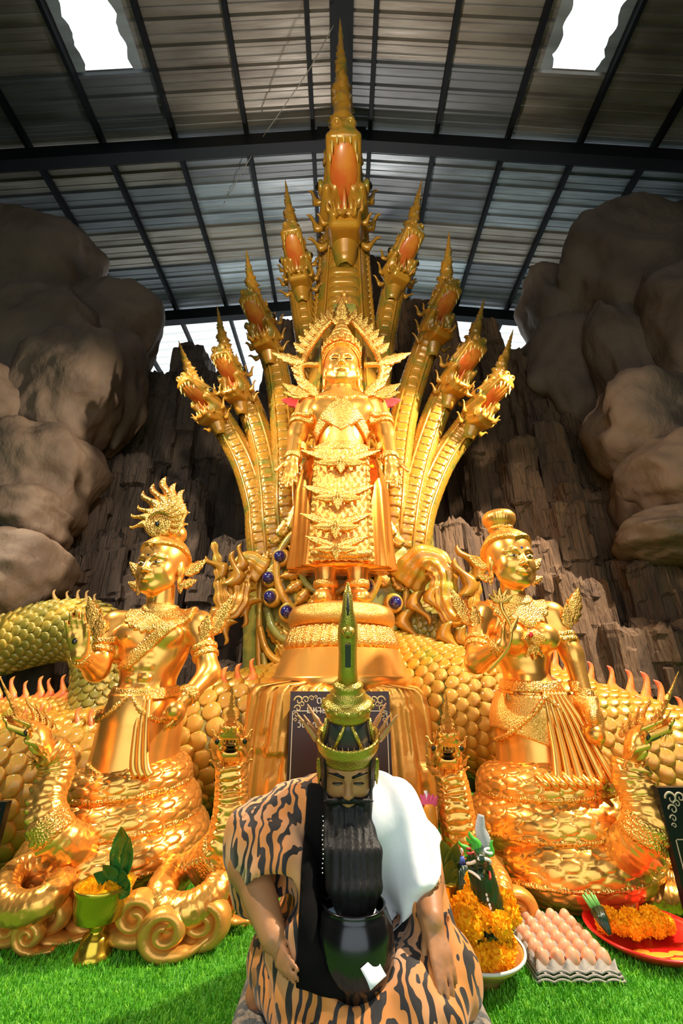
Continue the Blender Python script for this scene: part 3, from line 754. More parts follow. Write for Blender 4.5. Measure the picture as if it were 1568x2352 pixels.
# side keels of the main neck: overlapping pointed scales
KEEL = flame_mesh(0.16, 0.08, 0.3, 0.5, 1, 6, 'keel_scale')
cmp_ = catmull(mp, 40)
for s in (-1, 1):
    for i in range(1, 39):
        q = cmp_[i]; r = 0.42 + (0.25-0.42)*i/39
        m = basis(q + V((s*(r+0.005), -0.02, 0)), (s*0.35, -0.2, 1.0), (0, -1, 0)); ng('keel_scale', KEEL, M['naga'], None, m)

# chest: medallion, petals, gems, garlands, leaves ----------------------
def on_trunk(px, py, lift=0.0):
    """point on the trunk front skin at a pixel"""
    d = 3.6
    for _ in range(12):
        p = P(px, py, d); r = 0.925; x = max(-0.98, min(0.98, p.x / r)); d = 3.98 - r*0.52*math.sqrt(1 - x*x) - lift
    p = P(px, py, d); n = V((p.x/(r*r), (p.y-3.98)/(r*0.52)**2, 0)).normalized(); return p, n
mc, mn = on_trunk(752, 1305, 0.03)
MBm = basis(mc, (0, 0, 1), mn) @ Matrix.Rotation(pi/2, 4, 'X')   # local z = outward
ng('medallion_ring', MB().lathe([(0.40, -0.06), (0.47, -0.06), (0.475, 0.02), (0.44, 0.05), (0.41, 0.02)], 56, None, False).mesh('ring'), M['naga_scale'], None, MBm)
ng('medallion_ring', MB().lathe([(0.20, -0.04), (0.25, -0.04), (0.25, 0.05), (0.23, 0.07), (0.20, 0.05)], 40, None, False).mesh('ring'), M['naga_green'], None, MBm)
PET = leaf_mesh(0.19, 0.13, 4, 0.1, 0.03, 'petal')
for k in range(18):
    a = 2*pi*k/18; m = MBm @ Matrix.Rotation(a, 4, 'Z') @ Matrix.Translation((0, 0.235, 0.01)) @ Matrix.Rotation(-pi/2 + 0.1, 4, 'X') @ Matrix.Rotation(pi, 4, 'Z')
    ng('petal', PET, M['naga_scale'], None, m)
GEM = MB().ell((0, 0, 0), (0.045, 0.045, 0.045), 18, 12).mesh('gem'); GSET = MB().lathe([(0.05, -0.05), (0.075, -0.035), (0.072, 0.0), (0.055, 0.022), (0.043, 0.012)], 20, None, False).mesh('setting')
for px, py in ((645,1280), (620,1328), (623,1372), (661,1406), (841,1348), (905,1385)):
    p, n = on_trunk(px, py, 0.10); m = basis(p, n, (0.01, 0.02, 1))
    g = ng('gem_setting', GSET, M['naga_scale'], None, m @ Matrix.Scale(1.15, 4)); ng('gem', GEM, M['gem_blue'], g, Matrix.Translation((0, 0, 0.025)))
def garland(pxs, r, mt, lift=0.05):
    o = MB().tube(catmull([on_trunk(x, y, lift)[0] for x, y in pxs], 40), r, 10, (0, -1, 0)); ng('garland', o.mesh('garland'), mt)
garland([(612,1395), (625,1440), (655,1470), (700,1478), (760,1480)], 0.035, M['naga_green'])
garland([(596,1440), (610,1490), (640,1520), (690,1528)], 0.030, M['naga_scale'])
garland([(600,1290), (596,1400), (594,1500), (600,1585)], 0.028, M['naga_scale'])
garland([(604,1500), (612,1545), (628,1580)], 0.026, M['naga_green'])
garland([(938,1290), (930,1400), (925,1500), (930,1585)], 0.028, M['naga_scale'])
garland([(925,1395), (905,1440), (875,1470), (830,1480)], 0.035, M['naga_green'])
LEAFT = leaf_mesh(0.26, 0.20, 5, 0.12, 0.05, 'leaf')
rl = random.Random(3)
for (px, py, an, sc) in ((620,1430,2.6,1.0), (650,1445,3.0,1.0), (690,1455,3.2,1.0), (640,1480,2.7,0.9), (612,1330,0.6,0.8), (606,1375,0.3,0.8), (640,1235,0.5,1.0), (668,1220,0.2,1.1), (620,1250,0.8,0.9), (690,1215,0.0,0.9), (655,1260,0.9,0.9),
                         (905,1235,-0.5,1.0), (880,1225,-0.2,1.1), (925,1255,-0.8,0.9), (900,1275,-0.8,0.9), (915,1320,-0.7,1.0), (895,1345,-0.9,0.9), (925,1360,-0.4,0.9), (900,1430,-2.6,1.0), (870,1440,-3.0,1.0), (915,1470,-2.7,0.9), (600,1510,3.0,0.7), (603,1300,0.2,0.8), (598,1460,2.9,0.7), (598,1350,0.2,0.7), (930,1430,2.9,0.7)):
    p, n = on_trunk(px, py, 0.02); t = V((sin(an)*(1 if True else 1), 0, cos(an))); ng('leaf', LEAFT, M['naga_scale'], None, basis(p, t, n, sc))

# curled fins either side of the chest ----------------------------------
def curl_fin(pxs, r0, r1, tips):
    pts = [P(*q) for q in pxs]
    def rel(L, A, T): return 0.018*np.cos(9*A) * (1-0.5*T) + 0.008*np.sin(L*55)
    o = ng('curled_fin', relief_tube(pts, lambda t: r0 + (r1-r0)*t, 110, 54, flat=0.5, relief=rel), M['naga_scale'])
    for (px, py, d, dx, dz, s) in tips:
        m = basis(P(px, py, d), (dx, -0.1, dz), (0, -1, 0), s); f = ng('fin_flame', FIN, M['naga_scale'], None, m)
        f.parent = o; f.matrix_basis = m
    return o
f1 = curl_fin([(600,1320,3.55),(572,1300,3.5),(550,1320,3.48),(546,1370,3.45),(532,1400,3.42),(512,1385,3.42),(506,1340,3.42),(502,1300,3.42),(490,1245,3.42)], 0.13, 0.015,
         [(520,1345,3.42,0.2,1,1.5), (560,1335,3.45,-0.2,-1,1.0), (535,1310,3.42,0.3,1,1.2), (505,1330,3.42,-0.5,0.8,1.2), (535,1425,3.42,-0.3,-1,1.0), (515,1410,3.42,-0.8,-0.4,1.0), (575,1350,3.5,-0.3,-1,1.3), (590,1375,3.5,-0.5,-1,1.3)])
f2 = curl_fin([(930,1340,3.55),(962,1295,3.45),(992,1290,3.4),(1018,1320,3.38),(1020,1375,3.36),(1042,1415,3.35),(1075,1405,3.35),(1088,1360,3.35),(1095,1310,3.35),(1138,1300,3.35)], 0.15, 0.02,
         [(1000,1350,3.36,0.1,-1,1.3), (1030,1430,3.35,0.2,-1,1.4), (1060,1440,3.35,0.5,-1,1.2), (1065,1370,3.33,-0.1,1,1.6), (1095,1330,3.33,-0.4,0.9,1.6), (1110,1400,3.33,0.8,0.5,1.2), (960,1360,3.45,0.2,-1,1.4), (940,1400,3.48,0.1,-1,1.5), (1090,1440,3.34,0.6,-0.4,1.0)])

# coiled body: base tubes, scales, dorsal flames -------------------------
def scale_piece():
    vs = []; n = 10; fs = []
    for (rr, z) in ((1.0, -0.10), (1.0, 0.09), (0.82, 0.16), (0.0, 0.19)):
        if rr == 0: vs.append((0, 0.02, z)); break
        for k in range(n):
            a = 2*pi*k/n; x = cos(a); y = sin(a)
            vs.append((0.54*rr*x, 0.60*rr*y, z))
    for j in (0, 1):
        for k in range(n): q = (k+1) % n; fs.append((j*n+k, j*n+q, (j+1)*n+q, (j+1)*n+k))
    for k in range(n): fs.append((2*n+k, 2*n+(k+1) % n, 3*n))
    return py_mesh('scale', vs, fs)
SCALE_Y = scale_piece(); SCALE_G = SCALE_Y.copy(); SCALE_Y.materials.append(M['naga_scale']); SCALE_G.materials.append(M['naga_scale_green'])
CAND = []
CAMP = V((0, 0, CAM_H))
def scaly_body(pxs, rad, sl, mt_base, me_scale, ref=(0, 0, 1), na=None, ribs=True):
    pts = [P(*q) for q in pxs]; cp = catmull(pts, 160); fr = frames(cp, ref)
    ng('body_coil', relief_tube(pts, lambda t: (rad(t) if callable(rad) else rad)*0.985, 90, 40, ref=ref), mt_base)
    Ls = [0]
    for i in range(159): Ls.append(Ls[-1] + (cp[i+1]-cp[i]).length)
    nrow = int(Ls[-1]/(sl*0.64))
    for k in range(nrow):
        tl = (k + 0.5)/nrow*Ls[-1]; i = max(0, min(158, int(np.searchsorted(Ls, tl)) - 1)); t = tl/Ls[-1]
        r = rad(t) if callable(rad) else rad; T, S, U = fr[i]; c = cp[i]
        n = max(8, int(2*pi*r/(sl*0.93)))
        for j in range(n):
            a = 2*pi*(j + 0.5*(k % 2))/n; nn = S*cos(a) + U*sin(a); p = c + nn*r
            vd = (CAMP - p).normalized()
            if nn.dot(vd) < -0.12 or p.z < -0.1: continue
            tt = (T*1.0 + nn*0.30).normalized(); z = (nn - T*0.30).normalized(); x = tt.cross(z)
            m = Matrix.Identity(4)
            for q in range(3): m[q][0] = x[q]*sl; m[q][1] = tt[q]*sl; m[q][2] = z[q]*sl; m[q][3] = p[q]
            px = F_PX*p.x/(p.y*cos(TILT)+(p.z-CAM_H)*sin(TILT)) + CX
            inview = -40 < px < 1610
            size = sl/(p-CAMP).length * max(0.15, nn.dot(vd))
            if inview: CAND.append((size, m, me_scale))
    return cp, fr
def dorsal(pxs, h, mt, n, lean=0.4, me=None):
    cp = catmull([P(*q) for q in pxs], n)
    me = me or flame_mesh(h, h*0.55, 0.9, 0.35, 2, name='dorsal_flame')
    for i, p in enumerate(cp):
        m = basis(p, (lean + 0.15*rl.uniform(-1, 1), 0, 1), (0, -1, 0), rl.uniform(0.85, 1.15)); 
        if lean < 0: m = m @ Matrix.Scale(-1, 4, (1, 0, 0))
        ng('dorsal_flame', me, mt, None, m)
# A: left arch
scaly_body([(-170,1530,3.5),(0,1478,3.45),(130,1448,3.45),(215,1455,3.45),(244,1520,3.4),(238,1610,3.36),(228,1720,3.3),(222,1830,3.25)], lambda t: 0.24-0.03*t, 0.082, M['naga_green'], SCALE_G)
dorsal([(-20,1432,3.4),(60,1402,3.4),(130,1392,3.4),(168,1388,3.4),(205,1395,3.4)], 0.13, M['flame_dull'], 8, 0.3)
# C: tail loop at the left edge, behind
scaly_body([(-140,1690,3.2),(20,1665,3.25),(120,1655,3.3),(185,1680,3.25),(190,1740,3.1)], 0.16, 0.062, M['naga_green'], SCALE_Y)
dorsal([(-30,1618,3.2),(60,1612,3.22),(130,1605,3.24),(175,1622,3.2)], 0.17, M['flame'], 9, 0.25)
dorsal([(-10,1690,3.05),(60,1675,3.08),(110,1670,3.1)], 0.16, M['flame'], 5, -0.3)
# B: great left coil
scaly_body([(-190,1880,2.75),(0,1830,2.9),(160,1800,3.05),(330,1760,3.2),(500,1690,3.3),(640,1640,3.6)], lambda t: 0.42-0.06*t, 0.108, M['naga_green'], SCALE_Y)
dorsal([(150,1700,2.85),(200,1712,2.85),(240,1700,2.85),(440,1625,3.1),(500,1600,3.15),(560,1570,3.2)], 0.2, M['flame'], 9, 0.35)
# D: great right coil
scaly_body([(900,1560,3.7),(1010,1610,3.4),(1130,1640,3.25),(1280,1690,3.15),(1430,1750,3.0),(1570,1800,2.9),(1720,1860,2.8)], lambda t: 0.40, 0.090, M['naga_green'], SCALE_Y)
dorsal([(1120,1500,3.35),(1200,1520,3.3),(1290,1545,3.25),(1360,1580,3.2),(1450,1600,3.15),(1530,1640,3.1),(1600,1670,3.1)], 0.24, M['flame'], 12, -0.5)
dorsal([(1230,1600,2.95),(1330,1640,2.9),(1450,1680,2.85),(1560,1700,2.8)], 0.2, M['flame'], 6, -0.2, flame_mesh(0.2, 0.2, 0.9, 0.3, 4, name='dorsal_flame'))
# E: dark green loop behind the right shoulder
scaly_body([(880,1470,3.75),(960,1440,3.7),(1020,1470,3.65),(1060,1530,3.6)], 0.17, 0.075, M['naga_green'], SCALE_G)
dorsal([(940,1395,3.65),(990,1400,3.6),(1035,1430,3.6)], 0.16, M['flame_dull'], 4, 0.1)
CAND.sort(key=lambda q: -q[0])
for size, m, me in CAND[:300]: ng('scale', me, None, None, m)
rest = {}
for size, m, me in CAND[300:]: rest.setdefault(me.name, []).append(m)
for nm, ms in rest.items():
    me = bpy.data.meshes[nm]; bv = np.array([v.co[:] for v in me.vertices]); bf = [tuple(p.vertices) for p in me.polygons]
    vs = []; fs = []; off = 0
    for m in ms:
        A = np.array(m); vs.append(bv @ A[:3, :3].T + A[:3, 3]); fs += [tuple(i+off for i in f) for f in bf]; off += len(bv)
    o = ng('scale_field', py_mesh('scale_field', np.concatenate(vs).tolist(), fs), me.materials[0]); o['kind'] = 'stuff'
# ================================================================== statue helpers
class Thing:
    """a thing whose parts are given in world coordinates"""
    def __init__(s, name, label, cat, loc, group=None):
        s.o = thing(name, label, cat, loc, 0, group); s.M = Matrix.Translation(-V(loc))
    def add(s, name, me, mt, Mx=None, parent=None, label=None):
        o = link(name, me, mt, parent or s.o); o.matrix_basis = (s.M if parent is None else Matrix.Identity(4)) @ (Mx or Matrix.Identity(4))
        if label: o['label'] = label
        return o
    def sub(s, name, me, mt, parent, Mx=None):
        """sub-part in world coordinates under a part that was added without its own matrix"""
        return s.add(name, me, mt, Mx, parent)
    def arr(s, name, va, mt, parent=None): return s.add(name, np_mesh(name, *va), mt, None, parent)
def add_head(F, o, sc, R, soft=1.0, smile=0.0, brow=1.0):
    """head of height sc (chin to crown) on the chin-level origin o, face towards local -y"""
    o = V(o); g = lambda c: o + R @ (V(c) * sc)
    k = lambda q: q * sc
    E = lambda c, r, kk, sub=False, rot=None: F.ell(g(c), [q*sc for q in r], k(kk), R @ rot if rot is not None else R, sub)
    C = lambda a, b, ra, rb, kk, sub=False: F.cone(g(a), g(b), k(ra), k(rb), k(kk), sub)
    E((0, 0.06, 0.63), (0.355, 0.42, 0.37), 0.02); E((0, -0.055, 0.40), (0.30, 0.31, 0.38), 0.10)
    E((0, -0.20, 0.10), (0.12, 0.11, 0.09), 0.12)
    for s in (-1, 1):
        E((s*0.15, -0.20, 0.33), (0.12, 0.11, 0.12), 0.10)
        C((s*0.22, -0.10, 0.20), (s*0.08, -0.2, 0.11), 0.10, 0.09, 0.08)
        E((s*0.135, -0.375, 0.475), (0.095, 0.07, 0.05), 0.06, True)
        E((s*0.135, -0.275, 0.47), (0.085, 0.065, 0.045), 0.015)
        C((s*0.235, -0.27, 0.545), (s*0.13, -0.335, 0.565), 0.018*brow, 0.022*brow, 0.04); C((s*0.13, -0.335, 0.565), (s*0.035, -0.345, 0.53), 0.022*brow, 0.018*brow, 0.04)
        E((s*0.048, -0.375, 0.325), (0.035, 0.04, 0.03), 0.03)
        C((s*(0.10+0.03*smile), -0.315, 0.232+0.03*smile), (s*0.02, -0.368, 0.246), 0.012, 0.021, 0.012)
        C((s*(0.085+0.03*smile), -0.318, 0.222+0.02*smile), (0, -0.365, 0.200), 0.010, 0.026, 0.012)
        E((s*0.345, 0.06, 0.40), (0.035, 0.09, 0.15), 0.03); E((s*0.345, 0.04, 0.22), (0.03, 0.05, 0.08), 0.03)
    C((0, -0.335, 0.53), (0, -0.41, 0.345), 0.028, 0.046, 0.035); E((0, -0.415, 0.335), (0.045, 0.042, 0.038), 0.025)
    E((0, -0.315, 0.215), (0.11, 0.06, 0.06), 0.05)
    return g
def hand(F, M4, L, curl=(0.25, 0.25, 0.3, 0.35), spread=0.06, thumb=(0.55, 0.25), side=1, k=0.0, fat=1.0, curls2=None):
    """hand of length L; local x = fingers, y = towards the thumb (times side), z = back of the hand"""
    T = lambda q: M4 @ V((q[0]*L, q[1]*L*side, q[2]*L))
    ys = (0.155, 0.052, -0.052, -0.15); ln = (0.42, 0.47, 0.43, 0.34); kx = (0.50, 0.53, 0.51, 0.46)
    for i in range(4):
        F.cone(T((0.02, ys[i]*0.55, 0)), T((kx[i], ys[i], 0)), 0.085*L*fat, 0.068*L*fat, k + 0.05*L)
    F.cone(T((0.05, 0, 0)), T((0.42, 0, -0.01)), 0.10*L*fat, 0.10*L*fat, 0.04*L)
    for i in range(4):
        a = spread*(1.5-i)/1.5; p = V((kx[i], ys[i], 0)); ang = 0.0; r = 0.062*fat*(0.88 if i == 3 else 1)
        for j, fr in enumerate((0.45, 0.31, 0.24)):
            ang += (curl[i] if j == 0 else (curls2[i] if curls2 else curl[i]))
            q = p + V((cos(ang)*cos(a), sin(a), -sin(ang))) * (fr*ln[i])
            F.cone(T(p), T(q), r*L, r*0.90*L, 0.004*L); p = q; r *= 0.90
    o, d = thumb
    p0 = V((0.06, 0.10, -0.02)); p1 = p0 + V((cos(o)*0.26, sin(o)*0.26, -d*0.22)); p2 = p1 + V((cos(o*0.7)*0.17, sin(o*0.7)*0.17, -d*0.16)); p3 = p2 + V((cos(o*0.4)*0.14, sin(o*0.4)*0.14, -d*0.14))
    F.cone(T(p0), T(p1), 0.085*L*fat, 0.07*L*fat, 0.05*L); F.cone(T(p1), T(p2), 0.066*L*fat, 0.058*L*fat, 0.01*L); F.cone(T(p2), T(p3), 0.058*L*fat, 0.046*L*fat, 0.01*L)
def hand_m(wrist, fdir, back):
    x = V(fdir).normalized(); z = V(back); z = (z - x*z.dot(x)).normalized(); y = z.cross(x)
    m = Matrix.Identity(4)
    for i in range(3): m[i][0] = x[i]; m[i][1] = y[i]; m[i][2] = z[i]; m[i][3] = wrist[i]
    return m
def R_slab(p, n, w):
    p = V(p); n = V(n).normalized()
    return lambda X, Y, Z: np.abs((X-p.x)*n.x + (Y-p.y)*n.y + (Z-p.z)*n.z) - w
def R_sph(c, r): return lambda X, Y, Z: np.sqrt((X-c[0])**2 + (Y-c[1])**2 + (Z-c[2])**2) - r
def R_and(*fs): return lambda X, Y, Z: np.maximum.reduce([f(X, Y, Z) + 0*(X+Y+Z) for f in fs])
def R_or(*fs): return lambda X, Y, Z: np.minimum.reduce([f(X, Y, Z) + 0*(X+Y+Z) for f in fs])
def R_half(p, n):
    p = V(p); n = V(n).normalized(); return lambda X, Y, Z: (X-p.x)*n.x + (Y-p.y)*n.y + (Z-p.z)*n.z
def R_scallop(c, r, n, amp):
    def f(X, Y, Z):
        a = np.arctan2(X-c[0], -(Z-c[2])+0*Y); return np.sqrt((X-c[0])**2 + (Y-c[1])**2 + (Z-c[2])**2) - r - amp*np.abs(np.sin(a*n))
    return f
def eye_parts(T, g, sc, R, mt_white=None):
    for s in (-1, 1):
        p = g((s*0.135, -0.322, 0.468))
        m = Matrix.Translation(p) @ R.to_4x4()
        w_ = T.add('eye', MB().ell((0, 0, 0), (0.068*sc, 0.024*sc, 0.019*sc), 14, 8).mesh('eye'), M['white_eye'], m)
        T.add('pupil', MB().ell((0, -0.013*sc, 0.0), (0.026*sc, 0.018*sc, 0.019*sc), 12, 8).mesh('pupil'), M['dark_eye'], None, w_)
LEAF_S = {}
def leaf(h, wd, lobes=4, bend=0.2, th=0.015, mt='gold_orn', nm='leaf'):
    k = (round(h, 3), round(wd, 3), lobes, bend, mt, nm)
    if k not in LEAF_S: LEAF_S[k] = leaf_mesh(h, wd, lobes, bend, th, nm)
    return LEAF_S[k]

# ================================================================== rock-cut pedestal and round dais
pd_me = rock_column(-0.565, 0.54, 0.0, 0.845, 2.70, 0.98, 77, 0.0, 0.016, (0.11, 0.9), (0.035, 0.5), 0.02)
pd_me.polygons.foreach_set('use_smooth', [True]*len(pd_me.polygons))
ped = link('rock_pedestal', pd_me, M['gold_base']); tag(ped, 'square gold-painted pedestal carved like split bark behind the seated person', 'pedestal')
DX, DY = 0.0, 3.20
DA = Thing('round_dais', 'round golden tiered dais on the bark-like pedestal under the standing statue', 'pedestal', (DX, DY, 0.86))
lm = lambda prof, n=64: MB().lathe(prof, n, Matrix.Translation((DX, DY, 0))).mesh('tier')
DA.add('drum', lm([(0.46, 0.86), (0.505, 0.865), (0.51, 0.93), (0.50, 0.945), (0.485, 0.95), (0.425, 1.115), (0.40, 1.125), (0.2, 1.125)]), M['gold'])
v_, f_ = lathe_arrays([(0.2, 1.12), (0.40, 1.122), (0.415, 1.14), (0.412, 1.17), (0.40, 1.21), (0.385, 1.25), (0.375, 1.27), (0.2, 1.275)], 160)
v_ = [((x*(1+0.022*cos(40*math.atan2(y, x))*(0.3 < math.hypot(x, y)))) + DX, y*(1+0.022*cos(40*math.atan2(y, x))*(0.3 < math.hypot(x, y))) + DY, z) for x, y, z in v_]
DA.add('fluted_tier', py_mesh('fluted', v_, f_), M['gold_orn'])
DA.add('cushion', lm([(0.2, 1.27), (0.35, 1.272), (0.385, 1.285), (0.402, 1.32), (0.398, 1.37), (0.375, 1.41), (0.33, 1.43), (0.1, 1.435)]), M['gold_fine'])

# ================================================================== standing crowned statue
ST = Thing('standing_statue', 'tall gold standing crowned statue with open palms lowered, at the centre', 'statue', (0, 3.2, 1.435))
F = Field((-0.64, 2.72, 1.42), (0.64, 3.62, 3.75), 0.0125)
F.ell((0, 3.20, 3.14), (0.29, 0.19, 0.27), 0.05); F.cone((-0.27, 3.21, 3.315), (0.27, 3.21, 3.315), 0.095, 0.095, 0.08)
for s in (-1, 1): F.ell((s*0.14, 3.06, 3.17), (0.13, 0.07, 0.10), 0.08)
F.cone((0, 3.2, 2.72), (0, 3.2, 3.05), 0.20, 0.205, 0.10); F.ell((0, 3.2, 2.66), (0.29, 0.20, 0.20), 0.08)
F.cone((0, 3.21, 3.30), (0, 3.19, 3.56), 0.12, 0.095, 0.06)
F.box((0, 3.22, 2.2), (0.27, 0.16, 0.50), 0.12, 0.05)
for s in (-1, 1):
    F.cone((s*0.12, 3.14, 1.52), (s*0.13, 3.18, 1.95), 0.075, 0.10, 0.03); F.cone((s*0.12, 3.16, 1.485), (s*0.15, 2.93, 1.465), 0.07, 0.055, 0.03)
    for j in range(5): F.cone((s*(0.115+0.018*j), 2.95, 1.455), (s*(0.115+0.022*j), 2.88+0.012*j, 1.452), 0.016, 0.013, 0.006)
    sh = V((s*0.33, 3.20, 3.29)); el = P(784+s*101, 1000, 3.16); wr = P(784+s*112, 1058, 3.0)
    F.chain([sh, el, wr], [0.098, 0.082, 0.058], 0.05)
    tip = P(784+s*122, 1122, 2.93); hand(F, hand_m(wr, tip - wr, (0.12*s, 1, -0.25)), (tip-wr).length*1.0, (0.06, 0.05, 0.06, 0.08), 0.05, (0.75, 0.15), side=-s, fat=1.05)
body = ST.arr('body', F.arrays(), M['gold'])
ST.arr('collar', F.shell(0.018, R_and(R_scallop((0, 3.18, 3.40), 0.25, 9, 0.02), R_half((0, 3.6, 3.42), (0, 0, 1)))), M['gold_orn'])
for s in (-1, 1):
    ST.arr('chest_band', F.shell(0.022, R_and(R_slab((s*0.10, 3.2, 3.08), (s*0.72, 0, 0.62), 0.045), R_half((0, 3.2, 3.3), (0, 0, 1)), R_half((0, 3.2, 2.85), (0, 0, -1)), R_half((0, 3.3, 0), (0, 1, 0)), R_half((s*0.30, 0, 0), (s, 0, 0)), R_half((-s*0.03, 0, 0), (-s, 0, 0)))), M['gold_orn'])
    el = P(784+s*101, 1000, 3.16); sh = V((s*0.33, 3.20, 3.29)); wr = P(784+s*112, 1058, 3.0)
    ax = (el - sh).normalized()
    for q in (0.50, 0.66): ST.arr('armband', F.shell(0.020, R_and(R_slab(sh.lerp(el, q), ax, 0.022), R_sph(sh.lerp(el, q), 0.17), R_half((s*0.245, 0, 0), (-s, 0, 0)))), M['gold_orn'])
    ST.arr('bracelet', F.shell(0.016, R_and(R_slab(el.lerp(wr, 0.93), wr-el, 0.030), R_sph(wr, 0.13), R_half((s*0.30, 0, 0), (-s, 0, 0)))), M['gold_orn'])
    # epaulette leaves with red linings
    for (dx, dz, q, h) in ((0.95, 0.45, 0.0, 0.26), (0.9, 0.1, 0.03, 0.20), (0.5, 0.8, -0.08, 0.2)):
        p = V((s*(0.31+q), 3.10, 3.33)); ep = ST.add('epaulette', leaf(h, h*0.62, 4, 0.1), M['gold_orn'], basis(p, (s*dx, -0.1, dz), (0, -1, 0.1)))
    ST.add('epaulette_lining', leaf(0.22, 0.17, 3, 0.05, 0.012, 'red'), M['red_cloth'], basis((s*0.34, 3.155, 3.29), (s*0.95, 0.0, 0.18), (0, -1, 0)))
ST.arr('chest_pendant', F.shell(0.035, R_and(lambda X, Y, Z: np.abs(X)*0.75 + np.abs(Z-3.02) - 0.14, R_half((0, 3.2, 0), (0, 1, 0)))), M['gold_orn'])
ST.arr('waist_panel', F.shell(0.022, R_and(lambda X, Y, Z: np.abs(X) - 0.06 - 0.5*np.maximum(0, 2.98-Z), R_half((0, 3.2, 0), (0, 1, 0)), R_half((0, 0, 2.74), (0, 0, -1)), R_half((0, 0, 3.0), (0, 0, 1)))), M['gold_fine'])
ST.arr('belt', F.shell(0.035, R_and(lambda X, Y, Z: np.abs(Z - 2.73 - 0.25*X*X) - 0.045, lambda X, Y, Z: np.abs(X) - 0.34)), M['gold_orn'])
# robe: bell with pleats
def robe_rel(L, A, T):
    side = np.abs(np.cos(A)); return (0.016*np.cos(11*A) + 0.01*np.cos(23*A+2))*T*(0.3+side)
ST.add('robe', relief_tube([(0, 3.23, 2.80), (0, 3.22, 2.6), (0, 3.22, 2.3), (0, 3.22, 2.0), (0, 3.22, 1.83), (0, 3.22, 1.725)], lambda t: 0.30 + 0.085*min(1, t*3) + 0.035*t, 70, 130, ref=(0, 1, 0), flat=0.56, relief=robe_rel), M['orange_gold'])
# ornate front panel standing proud of the robe
fp = []; ff = []; PN, PM_ = 120, 52
for j in range(PN+1):
    t = j/PN; z = 2.74 - 1.0*t; hw = 0.225 + 0.02*t
    for i in range(PM_+1):
        x = hw*(2*i/PM_-1); y = 3.22 - 0.56*math.sqrt(max(0.01, (0.385+0.035*t)**2 - x*x)) - 0.045
        dm = abs(cos(52*x + 30*z))*abs(cos(52*x - 30*z)); y -= 0.014*dm
        if abs(x) > hw*0.88: y -= 0.016*abs(cos(60*z))
        fp.append((x, y, z))
for j in range(PN):
    for i in range(PM_): a = j*(PM_+1)+i; ff.append((a, a+PM_+1, a+PM_+2, a+1))
pan = ST.add('front_panel', py_mesh('front_panel', fp, ff), M['gold_fine']); sm = pan.modifiers.new('thick', 'SOLIDIFY'); sm.thickness = 0.03; sm.offset = -1
def pendant(px, py, d, w_, h_):
    c = P(784+px-784, py, d)
    for s in (-1, 1):
        ST.add('pendant_leaf', leaf(w_, h_*0.62, 5, 0.0, 0.03), M['gold_orn'], basis(c, (s*1.0, 0.12, 0.42), (0, -1, 0)))
        ST.add('pendant_leaf', leaf(w_*0.6, h_*0.6, 4, 0.05, 0.03), M['gold_orn'], basis(c+V((0, -0.02, -0.02)), (s*0.9, 0.05, 0.05), (0, -1, 0)))
    ST.add('pendant_leaf', leaf(h_*0.85, h_*0.7, 4, 0.05, 0.035), M['gold_orn'], basis(c+V((0, -0.03, 0.02)), (0, 0.0, -1), (0, -1, 0)))
pendant(782, 1062, 2.93, 0.36, 0.16); pendant(775, 1142, 2.93, 0.32, 0.17); pendant(770, 1208, 2.92, 0.30, 0.16); pendant(772, 1258, 2.92, 0.26, 0.15)
ST.add('hem_band', MB().tube([(-0.22, 3.22-0.25, 1.80), (-0.1, 2.93, 1.78), (0.1, 2.93, 1.78), (0.22, 2.97, 1.80)], 0.03, 8, (0, 0, 1)).mesh('hem'), M['gold_orn'])
for s in (-1, 1): ST.add('anklet', MB().lathe([(0.075, -0.03), (0.095, -0.025), (0.10, 0), (0.095, 0.025), (0.075, 0.03)], 24, Matrix.Translation((s*0.12, 3.145, 1.60)), False).mesh('anklet'), M['gold_orn'])
# head
RH = Matrix.Rotation(0.06, 3, 'X'); hs = 0.47; ho = (0, 3.19, 3.50)
FH = Field((-0.24, 2.92, 3.38), (0.24, 3.48, 4.05), 0.0062)
g = add_head(FH, ho, hs, RH); FH.cone((0, 3.2, 3.36), (0, 3.2, 3.56), 0.10, 0.095, 0.04)
for s in (-1, 1): FH.ell((s*0.165, 3.22, 3.60), (0.02, 0.035, 0.09), 0.02)
ST.arr('head', FH.arrays(), M['gold'])
for s in (-1, 1): ST.add('eyelid_line', MB().tube([g((s*0.07, -0.335, 0.462)), g((s*0.135, -0.345, 0.450)), g((s*0.205, -0.315, 0.464))], 0.0045, 6, (0, -1, 0)).mesh('lid'), M['dark_eye'])
ST.arr('hair', FH.shell(0.014, R_and(lambda X, Y, Z: -(Z - 3.885 + 0.9*np.maximum(0, np.abs(X)-0.06) - 0.05*np.cos(X*30)*0 ) - 0.55*(Y-3.05)*0, R_half((0, 3.0, 3.8), (0, -1, -0.35)))), M['gold_fine'])
ST.arr('tiara', FH.shell(0.030, R_and(R_slab((0, 3.1, 3.89), (0, 0.35, 1), 0.032), lambda X, Y, Z: Y-3.4)), M['gold_orn'])
for k in range(11):
    a = (k-5)/5*1.25; p = V((0.185*sin(a), 3.18-0.215*cos(a), 3.915 - 0.03*abs(a)))
    ST.add('tiara_point', leaf(0.10 + 0.05*(k == 5), 0.06, 3, 0.0, 0.012), M['gold_orn'], basis(p, (0.25*sin(a), 0.25, 1), (sin(a), -cos(a), 0)))
cr = []; 
for k in range(6):
    z0 = 3.95 + 0.075*k; r0 = 0.205 - 0.032*k
    cr += [(r0*0.9, z0), (r0, z0+0.012), (r0*1.0, z0+0.035), (r0*0.88, z0+0.05), (r0*0.86, z0+0.074)]
ST.add('crown', MB().lathe(cr + [(0.02, 4.42)], 40, Matrix.Translation((0, 3.24, 0))).mesh('crown'), M['gold_fine'])
